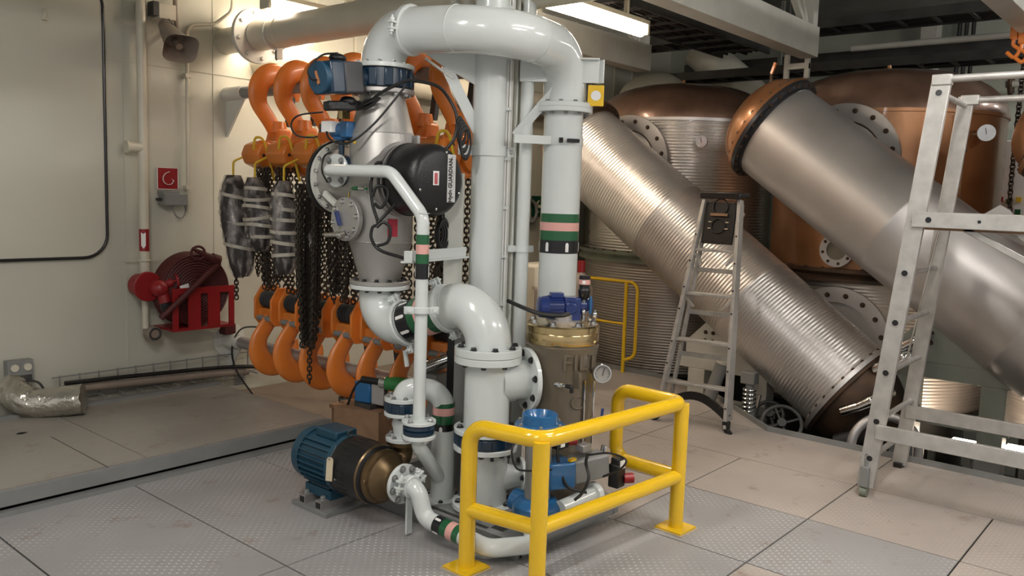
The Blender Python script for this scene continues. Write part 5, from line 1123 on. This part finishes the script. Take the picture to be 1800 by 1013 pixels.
# S pipe
t=thing('suction_pipe','white S-shaped suction pipe with green and pink bands running low to the pump','pipe',(PX,2.9,0))
flange(t,(PX,3.010,PZ),(0,-1,0),.100,.022,8,.014,side=1,bmt=GALV)
pts=[(PX,3.0,PZ),(PX,2.90,PZ),(PX+.02,2.865,.125),(PX+.03,2.55,.085),(3.0,2.42,.16)]
pA=V((2.855,2.918,0.100)); pB=V((2.892,2.546,0.075)); 
m=MB(); m.tube([(PX,3.0,PZ),(PX,2.905,PZ),(PX+.01,2.86,.115),(PX+.035,2.46,.075),(PX+.20,2.33,.085),(PX+.27,2.40,.16)],.043,bend=[.055,.07,.10,.05],seg=28,n=8); build('pipe',m,W,t)
d0=Vector((PX+.01,2.86,.115)); d1=Vector((PX+.035,2.46,.075)); dn=(d1-d0)
bands(t,d0+dn*.20,d0+dn*.60,.0435,[(.30,BLK,'black_band'),(.24,GREEN,'green_band'),(.24,PINK,'pink_band'),(.22,GREEN,'green_band')],arrows=2)
clampring(t,(PX,2.955,PZ),(0,1,0),.043,[(-.9,0,.3),(.8,0,.5)])
m=MB(); m.box((PX-.0,2.965,.11),(.035,.012,.2)); build('support_strap',m,W,t)
# bottom elbow V->clamp1
zc1=.915; zc2=1.21; E0=Vector((Vx,Vy,zc1)); E1=Vector((Tx,Ty,zc2)); dE=(E1-E0); LE=dE.length; dE.normalize()
t=thing('lower_elbow','white pipe elbow under the steel vessel','pipe elbow',(Vx,Vy,1.17))
m=MB(); m.tube([(Vx,Vy,1.175),E0,E0+dE*.215],.115,bend=.16,seg=44,n=14); build('pipe',m,W,t); flange(t,(Vx,Vy,1.176),(0,0,1),.166,.024,12,.012,side=-1)
clampring(t,E0+dE*.21,dE,.116,[(-.3,0,1),(0,0,-1)])
m=MB(); m.tube([E0+dE*.21+Vector((0,0,-.15)),E0+dE*.21+Vector((.01,-.01,-.24))],.014,seg=10); build('drain_stub',m,W,t)
t=thing('banded_pipe','short inclined white pipe with black, green and pink bands between two clamps','pipe',E0+dE*.5)
m=MB(); m.cyl(E0+dE*.215,E0+dE*.53,.109,seg=44); build('pipe',m,W,t)
bands(t,E0+dE*.235,E0+dE*.49,.109,[(.34,BLK,'black_band'),(.2,GREEN,'green_band'),(.22,PINK,'pink_band'),(.24,GREEN,'green_band')],arrows=4)
t=thing('upper_elbow','large glossy white pipe elbow bending down onto the flanged tee','pipe elbow',E1)
m=MB(); m.tube([E0+dE*.53,E1,(Tx,Ty,.93)],.117,bend=.19,seg=48,n=16); build('pipe',m,W,t); clampring(t,E0+dE*.515,dE,.117,[(-.2,0,1),(.1,0,-1)])
m=MB(); m.torus(E0+dE*.57,dE,.1165,.002,seg=44,rs=6); build('weld_seam',m,W,t)
flange(t,(Tx,Ty,.915),(0,0,1),.172,.040,8,.014,side=1)
# tee
t=thing('flanged_tee','large white flanged tee with its side branch joined to the brown filter','pipe tee',(Tx,Ty,.5))
bd=Vector((Fx-Tx,Fy-Ty,0)); bl=bd.length; bd.normalize(); zb_=.755
m=MB(); m.cyl((Tx,Ty,.50),(Tx,Ty,.885),.1165,seg=48); build('run',m,W,t)
br=MB(); br.lathe(Vector((Tx,Ty,zb_)),bd,[(0.05,.116),(.12,.112),(.15,.105),(.215,.105)],40); build('branch',br,W,t)
flange(t,(Tx,Ty,.875),(0,0,1),.172,.036,8,.014,side=-1)
flange(t,(Tx,Ty,.508),(0,0,1),.165,.026,8,.014,side=1)
flange(t,Vector((Tx,Ty,zb_))+bd*.222,bd,.165,.026,8,.014,side=-1)
t=thing('butterfly_valve','dark blue butterfly valve in the big vertical pipe behind the yellow guard','valve',(Tx,Ty,.43))
m=MB(); m.lathe((Tx,Ty,.432),(0,0,1),[(0,.14),(.004,.155),(.055,.155),(.06,.14)],44); vb=build('valve_body',m,BLUE,t)
for k in range(8):
    a=2*PI*k/8; m=MB(); m.box((Tx+.153*math.cos(a),Ty+.153*math.sin(a),.462),(.018,.05,.055),Matrix.Rotation(a,3,'Z')); build('lug',m,BLUE,vb,bev=.006)
for p,l in (((Tx,Ty),0),):
    m=MB()
    for k in range(8): a=.2+2*PI*k/8; m.cyl((Tx+.138*math.cos(a),Ty+.138*math.sin(a),.38),(Tx+.138*math.cos(a),Ty+.138*math.sin(a),.53),.009,seg=8)
    build('stud_bolts',m,BOLT,t)
t=thing('base_pipe','white vertical pipe with a side branch standing on the skid behind the yellow guard','pipe',(Tx,Ty,.09))
m=MB(); m.cyl((Tx,Ty,.1),(Tx,Ty,.43),.1165,seg=48); build('run',m,W,t)
flange(t,(Tx,Ty,.418),(0,0,1),.165,.026,8,.014,side=-1); flange(t,(Tx,Ty,.115),(0,0,1),.165,.030,8,.014,side=1)
bb=Vector((.80,-.60,0)).normalized()
br=MB(); br.lathe(Vector((Tx,Ty,.25)),bb,[(.05,.09),(.14,.062),(.17,.057),(.19,.057)],32); build('branch',br,W,t)
flange(t,Vector((Tx,Ty,.25))+bb*.195,bb,.10,.02,4,.013,side=-1)
# black post and grey channel behind the tee
c=V((3.355,3.286,0.573)); m=MB(); m.box((c.x,c.y,.62),(.05,.05,1.12),Matrix.Rotation(.7,3,'Z')); tag(build('black_post',m,BLK,origin=(c.x,c.y,.06)),'black square post standing behind the big white tee','post')
c=V((3.308,3.171,0.666)); m=MB(); m.box((c.x,c.y,.53),(.045,.07,.94),Matrix.Rotation(.7,3,'Z')); tag(build('grey_channel',m,GALV,origin=(c.x,c.y,.06)),'grey steel channel between the black post and the white tee','post')
# filter
t=thing('filter_housing','brown-painted filter housing with a bright bronze lid','filter',(Fx,Fy,.09))
m=MB(); m.lathe((Fx,Fy,.09),(0,0,1),[(0,.11),(.06,.15),(.10,.172),(.45,.178),(.78,.182),(.81,.188),(.845,.195),(.86,.178),(.87,.176)],64); fb=build('body',m,FILTER,t,ang=50)
m=MB(); m.lathe((Fx,Fy,.945),(0,0,1),[(0,.190),(.005,.193),(.055,.193),(.060,.190),(.062,.193),(.092,.193),(.10,.185),(.102,.001)],64); ld=build('lid',m,BRASS,t)
bolts(ld,(Fx,Fy,1.047),(0,0,1),.165,8,.014,.02,CHROME,a0=.35)
nF=Vector((-.79,-.61,0)); rF=Vector((.61,-.79,0))
text('embossed_letters','FILT',.118,(Fx,Fy,.862),rF,(0,0,1),FILTER,fb,ext=.007,bend=((Fx,Fy,0),.186),align='LEFT')
text('small_embossed_letters','NIM',.042,(Fx,Fy,.53),Matrix.Rotation(.35,3,'Z')@rF,(0,0,1),FILTER,fb,ext=.004,bend=((Fx,Fy,0),.180)); text('small_embossed_letters','WWW',.034,(Fx,Fy,.49),Matrix.Rotation(.35,3,'Z')@rF,(0,0,1),FILTER,fb,ext=.004,bend=((Fx,Fy,0),.179))
d=Matrix.Rotation(.55,3,'Z')@nF; c=Vector((Fx,Fy,.655))+d*.181
m=MB(); s_=Z3.cross(d); pts=[c+s_*(.045*math.cos(2*PI*k/16))+Z3*(.032*math.sin(2*PI*k/16)) for k in range(17)]; m.tube(pts,.004,bend=.001,seg=6); build('oval_emblem',m,FILTER,fb)
m=MB(); q=Vector((Fx,Fy,.78))+(Matrix.Rotation(.42,3,'Z')@nF)*.19; m.box(q,(.07,.02,.085),Matrix.Rotation(R_(-128)+.42,3,'Z')); build('side_boss',m,FILTER,fb,bev=.005)
t=thing('pressure_gauge','chrome dial pressure gauge on the side of the brown filter','gauge',(3.526,2.381,0.810))
g=V((3.526,2.381,0.810)); v_=(Vector((0,0,1.7))-g).normalized(); v_.z*=.3; v_=(v_+Vector((.1,-.25,0))).normalized()
m=MB(); m.lathe(g-v_*.025,v_,[(0,.044),(.02,.050),(.046,.050),(.052,.047),(.052,.041),(.040,.040)],32); build('case',m,CHROME,t); m=MB(); m.cyl(g+v_*.004,g+v_*.018,.040,seg=28); dl=build('dial',m,WHG,t)
u,v2,_=basis(v_); m=MB(); m.bar(g+v_*.024-v2*.012,g+v_*.024+v2*.028+u*.01,.003,.002,up=v_); build('needle',m,BLK,dl)
m=MB()
for k in range(9):
    a=R_(-30+30*k); m.bar(g+v_*.0235+(u*math.cos(a)+v2*math.sin(a))*.030,g+v_*.0235+(u*math.cos(a)+v2*math.sin(a))*.037,.002,.001,up=v_)
build('tick_marks',m,BLK,dl)
m=MB(); m.tube([g-v_*.02,g-v_*.05,Vector((Fx,Fy,g.z))+(g-Vector((Fx,Fy,g.z))).normalized()*.18],.013,bend=.01,seg=12); build('stem',m,CHROME,t)
g2=g+Vector((-.03,.02,0)); t=thing('gauge_tubing','thin steel tubes with a small blue ball valve running down beside the brown filter','tubing',g2)
m=MB(); 
for dx in (-.035,.0): m.tube([g2+Vector((dx,-dx,-.04)),g2+Vector((dx,-dx,-.42)),g2+Vector((dx-.05,-dx,-.47))],.006,bend=.03,seg=8)
build('tubes',m,CHROME,t); m=MB(); p=g2+Vector((0,0,-.27)); m.cyl(p+Vector((0,0,-.03)),p+Vector((0,0,.04)),.014,seg=10); vv=build('ball_valve',m,CHROME,t); m=MB(); m.bar(p+Vector((.03,-.03,-.0)),p+Vector((.035,-.035,.085)),.014,.006,up=(1,1,0)); build('blue_handle',m,NBLUE,vv)
m=MB(); p=g2+Vector((-.04,-.03,-.46)); m.tube([p+Vector((-.10,.03,0)),p,p+Vector((.07,-.02,0)),p+Vector((.09,-.02,.08))],.02,bend=.03,seg=12); m.ell(p,(.035,.035,.03),12,8); build('fitting',m,CHROME,t)
t=thing('side_hose_fitting','small chrome hose fitting with a black elbow on the brown filter','fitting',(3.227,2.416,0.784))
a=V((3.306,2.507,0.762)); b=V((3.309,2.441,0.764)); m=MB(); m.cyl(a,b,.009,seg=12); m.cyl(a,a+(b-a)*.6,.012,seg=8); build('nipple',m,CHROME,t); m=MB(); m.tube([b,b+(b-a)*.5,b+(b-a)*.5+Vector((0,0,-.03))],.010,bend=.008,seg=10); build('black_elbow',m,RUB,t)
# motor on top of the filter
t=thing('filter_motor','glossy navy blue gear motor lying on the bronze filter lid','motor',(Fx,Fy,1.047))
a=V((3.380,2.697,1.119)); b=V((3.473,2.619,1.114)); dm=(b-a); dm.z=0; dm.normalize(); c=Vector((Fx,Fy,0))
hz=1.125; a=Vector((Fx,Fy,hz))-rF*.135+nF*.02; mdir=(rF*.9+nF*-.25).normalized()
m=MB(); m.lathe(a,mdir,[(0,.04),(.008,.055),(.05,.060),(.05,.056),(.13,.056),(.135,.045)],32); mb=build('motor_body',m,NBLUE,t)
m=MB()
for k in range(24): 
    th=2*PI*k/24; u,v,_=basis(mdir); d=u*math.cos(th)+v*math.sin(th); m.bar(a+mdir*.055+d*.058,a+mdir*.128+d*.058,.003,.008,up=d)
build('cooling_fins',m,NBLUE,mb)
g=a+mdir*.18; m=MB(); m.box(g+Vector((0,0,-.01)),(.09,.09,.13),Matrix.Rotation(R_(-38),3,'Z')); m.cyl(g+Vector((0,0,.01)),g+mdir*.115+Vector((0,0,.01)),.036,seg=20); m.cyl(g+Vector((0,0,.0)),g+nF*.06,.035,seg=20); build('gearbox',m,NBLUE,t,bev=.008)
m=MB(); m.box(a+mdir*.10+Vector((0,0,.062)),(.07,.05,.03),Matrix.Rotation(R_(-38),3,'Z')); build('terminal_box',m,NBLUE,mb,bev=.005)
m=MB(); m.cyl((Fx+.01,Fy,1.046),(Fx+.01,Fy,1.060),.085,seg=32); m.cyl((Fx,Fy,1.05),(Fx,Fy,1.09),.05,seg=24); build('mounting_flange',m,STEEL2,t)
cable('motor_cable',[(3.316,2.448,1.126),(3.265,2.461,1.121),(3.225,2.554,1.122),(3.210,2.653,1.143),(3.237,2.779,1.162)],.011,RUB,'thick black cable from the navy motor toward the white column')
c=Vector((Fx,Fy,1.05))+rF*.11+Vector((.02,.02,0)); t=thing('air_vent_valve','black vent valve with a blue handle standing on the bronze filter lid','valve',c)
m=MB(); m.tube([c,c+Z3*.12],.011,seg=10); m.ell(c+Z3*.05,(.018,.018,.02),10,6); m.cyl(c+Z3*.09,c+Z3*.12,.016,seg=8); build('stem',m,CHROME,t)
m=MB(); m.lathe(c+Z3*.115,Z3,[(0,.015),(.02,.03),(.05,.034),(.06,.028),(.075,.028),(.08,.030),(.125,.030),(.13,.026)],24); bc=build('vent_body',m,BLACK,t)
m=MB(); m.lathe(c+Z3*.198,Z3,[(0,.0305),(.026,.0305)],24,cap=(0,0)); lb=build('pink_label',m,PINK,bc); m=MB(); m.lathe(c+Z3*.211+nF*.031-rF*.004,nF,[(0,.010),(.001,.010)],16); build('white_dot',m,WHT,lb)
q=c+rF*.035+nF*.02; m=MB(); m.box(q+Z3*.09,(.012,.018,.095),Matrix.Rotation(R_(-38),3,'Z')); build('blue_handle',m,BLUE2,t,bev=.003)
m=MB(); 
for dd_ in (.05,.02): m.cyl(Vector((Fx,Fy,1.045))+rF*(.165)+nF*dd_*0+Z3*0,Vector((Fx,Fy,1.12))+rF*.165,.008,seg=8)
m.ell(Vector((Fx,Fy,1.09))+rF*.165,(.014,.014,.02),10,6); tag(build('lifting_bolt',m,CHROME,origin=Vector((Fx,Fy,1.045))+rF*.165),'small chrome eye bolt at the right edge of the bronze filter lid','bolt')
# low valve cluster in front of the filter
c=V((3.076,2.416,0.468)); ax=Z3; cx,cy=c.x,c.y
zt_=V((3.113,2.454,0.669)).z
t=thing('three_way_valve','blue and grey control valve with an open blue bonnet behind the yellow guard','valve',(cx,cy,.1))
m=MB(); m.lathe((cx,cy,zt_-.085),(0,0,1),[(0,.07),(.015,.095),(.028,.118),(.038,.118),(.042,.090),(.085,.085),(.090,.078),(.080,.07),(.05,.055),(.04,.001)],40); bn=build('blue_bonnet',m,BLUE2,t)
bolts(bn,(cx,cy,zt_-.046),(0,0,1),.106,6,.009,.012,GALV)
m=MB(); m.cyl((cx,cy,.24),(cx,cy,zt_-.08),.062,seg=32); build('grey_neck',m,GALV,t)
m=MB(); m.lathe((cx,cy,.085),(0,0,1),[(0,.06),(.03,.10),(.10,.118),(.14,.118),(.17,.09),(.175,.06)],36); build('lower_body',m,BLUE2,t)
pB_=V((3.069,2.554,0.317)); m=MB(); m.cyl((cx,cy,.19),(pB_.x,pB_.y,.22),.055,seg=24); build('inlet_neck',m,BLUE2,t)
e0=V((3.057,2.266,0.370)); de=Vector((.80,-.35,0)).normalized()
m=MB(); e=Vector((cx,cy,e0.z))+de*.03; m.bar(e,e+de*.14+Vector((0,0,.0)),.15,.13); build('actuator_front',m,BLUE2,t,bev=.012)
m=MB(); m.bar(e+de*.14,e+de*.34+Vector((0,0,.02)),.115,.115); ag=build('actuator_grey',m,GALV,t,bev=.010)
m=MB(); m.box(e+de*.13+Vector((-.03,-.05,.075)),(.045,.02,.012)); build('yellow_label',m,YEL,ag)
m=MB(); p=e+de*.22+Vector((0,0,.11)); m.box(p,(.07,.05,.035)); build('grey_connector',m,STEEL2,ag,bev=.004)
m=MB(); p=e+de*.10+Vector((0,.02,.15)); m.box(p,(.08,.06,.07)); sb=build('solenoid',m,BLACK,t,bev=.006); m=MB(); m.cyl(p+Vector((.04,-.02,0)),p+Vector((.075,-.045,0)),.026,seg=14); build('red_knob',m,RED,sb); m=MB(); m.box(p+Vector((-.02,-.035,.005)),(.03,.006,.05)); build('white_label',m,WHT,sb)
m=MB(); p=e+de*.40+Vector((-.03,-.04,-.035)); m.box(p,(.07,.06,.12)); m.box(p+Vector((.0,0,.07)),(.05,.05,.04)); sb=build('solenoid',m,BLACK,t,bev=.008); m=MB(); m.cyl(p+Vector((.03,-.02,-.02)),p+Vector((.07,-.05,-.02)),.026,seg=14); build('red_knob',m,RED,sb); m=MB(); m.box(p+Vector((-.0,-.032,.06)),(.04,.006,.04)); build('white_label',m,WHT,sb)
m=MB(); m.cyl((cx+.10,cy+.02,.40),(cx+.17,cy-.02,.40),.035,seg=20); m.cyl((cx+.17,cy-.02,.40),(cx+.2,cy-.035,.40),.03,seg=12); build('pressure_switch',m,BRASS,t)
for k,(pts,l) in enumerate((([e+de*.1+Vector((0,0,.2)),e+de*.06+Vector((-.02,-.03,.1)),e+de*.10+Vector((-.05,-.07,-.04)),e+de*.2+Vector((-.06,-.09,-.08))],'black cable dropping in front of the blue control valve'),([(2.973,2.448,0.580),(2.905,2.440,0.527),(2.912,2.418,0.443),(2.936,2.358,0.436),(2.981,2.261,0.454)],'thin black cable curling left of the grey valve neck'),([(3.257,2.250,0.466),(3.279,2.151,0.493),(3.288,2.060,0.481),(3.268,2.076,0.435),(3.254,2.161,0.381)],'black cable looping right of the grey actuator'),([(3.040,2.169,0.318),(3.068,2.143,0.358),(3.089,2.129,0.424),(3.125,2.173,0.472),(3.213,2.227,0.482)],'thick black cable rising behind the lower yellow rail'))):
    cable('valve_cable',pts,.0075 if k in(0,3) else .005,RUB,l)
t=thing('bottom_outlet_pipe','short white pipe stub lying behind the lower yellow rail','pipe',(3.237,2.308,0.214)); m=MB(); p=V((3.112,2.301,0.221)); m.cyl(p,V((3.343,2.266,0.247)),.04,seg=24); m.cyl(V((3.326,2.271,0.244)),V((3.355,2.267,0.246)),.06,seg=24); build('pipe',m,W,t)
# ================================================================ YELLOW GUARD
t=thing('guard_rail','glossy yellow tubular guard rail bolted to the floor in front of the white pipes','guard rail',(3.2,2.2,0))
A=(2.68,2.50); M_=(2.73,2.13); Q=(3.785,2.05); E_=(3.80,2.45); zT=.672; zM=.285; r=.0375
m=MB(); m.tube([(*A,0.008),(*A,zT),(*M_,zT),(*Q,zT),(*E_,zT),(*E_,zM),(*Q,zM)],r,bend=[.09,.09,.06,.08,.08],seg=32,n=10); build('top_rail',m,YEL,t)
m=MB(); m.tube([(*A,zM),(*M_,zM)],r*.94,seg=28); build('mid_rail',m,YEL,t)
m=MB(); m.tube([(*M_,zM),(*Q,zM)],r*.94,seg=28); build('mid_rail',m,YEL,t)
for p in (M_,Q):
    m=MB(); m.tube([(*p,.008),(*p,zT-.004)],r,seg=32); build('post',m,YEL,t)
for p in (A,M_,Q):
    m=MB(); m.box((*p,.011),(.155,.155,.012),Matrix.Rotation(R_(-3),3,'Z')); b=build('base_plate',m,YEL,t,bev=.003); m=MB(); m.box((*p,.003),(.172,.172,.006),Matrix.Rotation(R_(-3),3,'Z')); build('grout_pad',m,mat('pale_grout',(.5,.42,.3),rough=.8),t)
# ================================================================ FAR MIDDLE
c=V((7.698,6.190,1.582)); t=thing('exit_sign','small green sign with a white arrow on the cream wall','sign',c); m=MB(); m.box(c,(.24,.01,.24)); build('board',m,mat('sign_green',(.005,.06,.03),rough=.4),t)
m=MB(); m.prism([(-.08,0),(-.01,.07),(.02,.07),(-.03,.018),(.09,.018),(.09,-.018),(-.03,-.018),(.02,-.07),(-.01,-.07)],c+Vector((0,-.007,0)),(1,0,0),(0,0,1),.003); build('arrow',m,mat('sign_cream',(.75,.72,.5),rough=.5),t)
m=MB(); m.torus(V((7.495,6.150,1.522)),(0,1,0),.13,.02,seg=28); tag(build('wall_ring',m,GALV,origin=V((7.495,6.150,1.522))),'dark grey ring handle on the cream wall left of the green sign','ring')
m=MB(); m.box((8.35,6.13,1.2),(.22,.10,2.5)); tag(build('wall_grating',m,GALV,origin=(8.35,6.13,0)),'tall dark grating strip on the wall behind the banded riser','grating')
c=V((6.083,4.372,0.980)); t=thing('red_capped_cylinder','tall pale cylinder with a red top behind the banded riser','gas cylinder',(c.x,c.y,0)); m=MB(); m.lathe((c.x,c.y,0),(0,0,1),[(0,.11),(.9,.11),(1.0,.06),(1.04,.03)],24); build('bottle',m,SPK,t); m=MB(); m.cyl((c.x,c.y,1.04),(c.x,c.y,1.14),.035,seg=14); build('red_valve_cap',m,RED,t)
c=V((5.889,4.725,0.804)); t=thing('tan_panel','tan boxed panel with a pipe handle behind the white column','panel',(c.x,c.y,0)); m=MB(); m.box((c.x,c.y,.55),(.3,.25,1.1)); build('body',m,CREAM2,t,bev=.03); m=MB(); m.tube([(c.x-.16,c.y-.1,.9),(c.x-.2,c.y-.16,.9),(c.x-.2,c.y-.16,.5),(c.x-.16,c.y-.1,.5)],.015,bend=.03,seg=8); build('handle',m,SPK,t)
t=thing('hand_lamp','chrome and black hand tool lying behind the U-shaped pipe','tool',(3.528,3.596,0.666)); a=V((3.481,3.645,0.630)); b=V((3.586,3.533,0.697)); m=MB(); m.cyl(a,b,.05,.04,seg=20); build('barrel',m,CHROME,t); m=MB(); m.cyl(b,b+(b-a)*.2,.055,seg=20); build('head',m,BLACK,t); m=MB(); m.box(((a+b)/2)+Vector((0,0,-.30)),(.14,.14,.5)); build('stand',m,GALV,t)

for k,(x,y) in enumerate(((1783,70),(1796,78))):
    c=V({0:(7.200,1.350,2.993),1:(7.200,1.296,2.955)}[k]); t=thing('small_hoist_hook','small orange hoist hook hanging at the top right picture edge, '+('left' if k==0 else 'right')+' one','hook',c)
    m=MB(); m.box(c+Vector((0,0,.02)),(.06,.05,.10)); build('block',m,ORANGE,t,bev=.01); m=MB(); m.tube([c+Vector((0,0,-.02)),c+Vector((0,0,-.07)),c+Vector((0,-.04,-.11)),c+Vector((0,-.01,-.16)),c+Vector((0,.04,-.12))],.014,seg=10,smooth=True); build('hook',m,ORANGE,t)
    m=MB(); m.cyl(c+Vector((0,0,.06)),(c.x,c.y,3.87),.006,seg=6); build('wire_rope',m,DARK,t)
t=thing('orange_lever_valve','small orange valve lever on top of the copper dished head','valve',(6.750,3.008,2.777))
c=V((6.750,3.007,2.767)); m=MB(); m.cyl(c+Vector((0,0,-.14)),c,.012,seg=10); build('stem',m,RUST,t); m=MB(); m.bar(c,c+Vector((.0,-.03,.09)),.022,.02); build('lever',m,ORANGE,t)
c=V((7.562,3.125,2.945)); t=thing('pale_bracket_frame','pale H-shaped bracket above the top of the smooth duct','bracket',c); m=MB(); m.box(c,(.05,.22,.05)); m.box(c+Vector((0,.10,0)),(.04,.04,.22)); m.box(c+Vector((0,-.09,.02)),(.04,.04,.26)); build('frame',m,STAND,t)
for s_ in (.10,-.09):
    m=MB(); m.cyl(c+Vector((0,s_,.08)),(c.x,c.y+s_,3.87),.008,seg=6); build('hanger_rod',m,GALV,t)
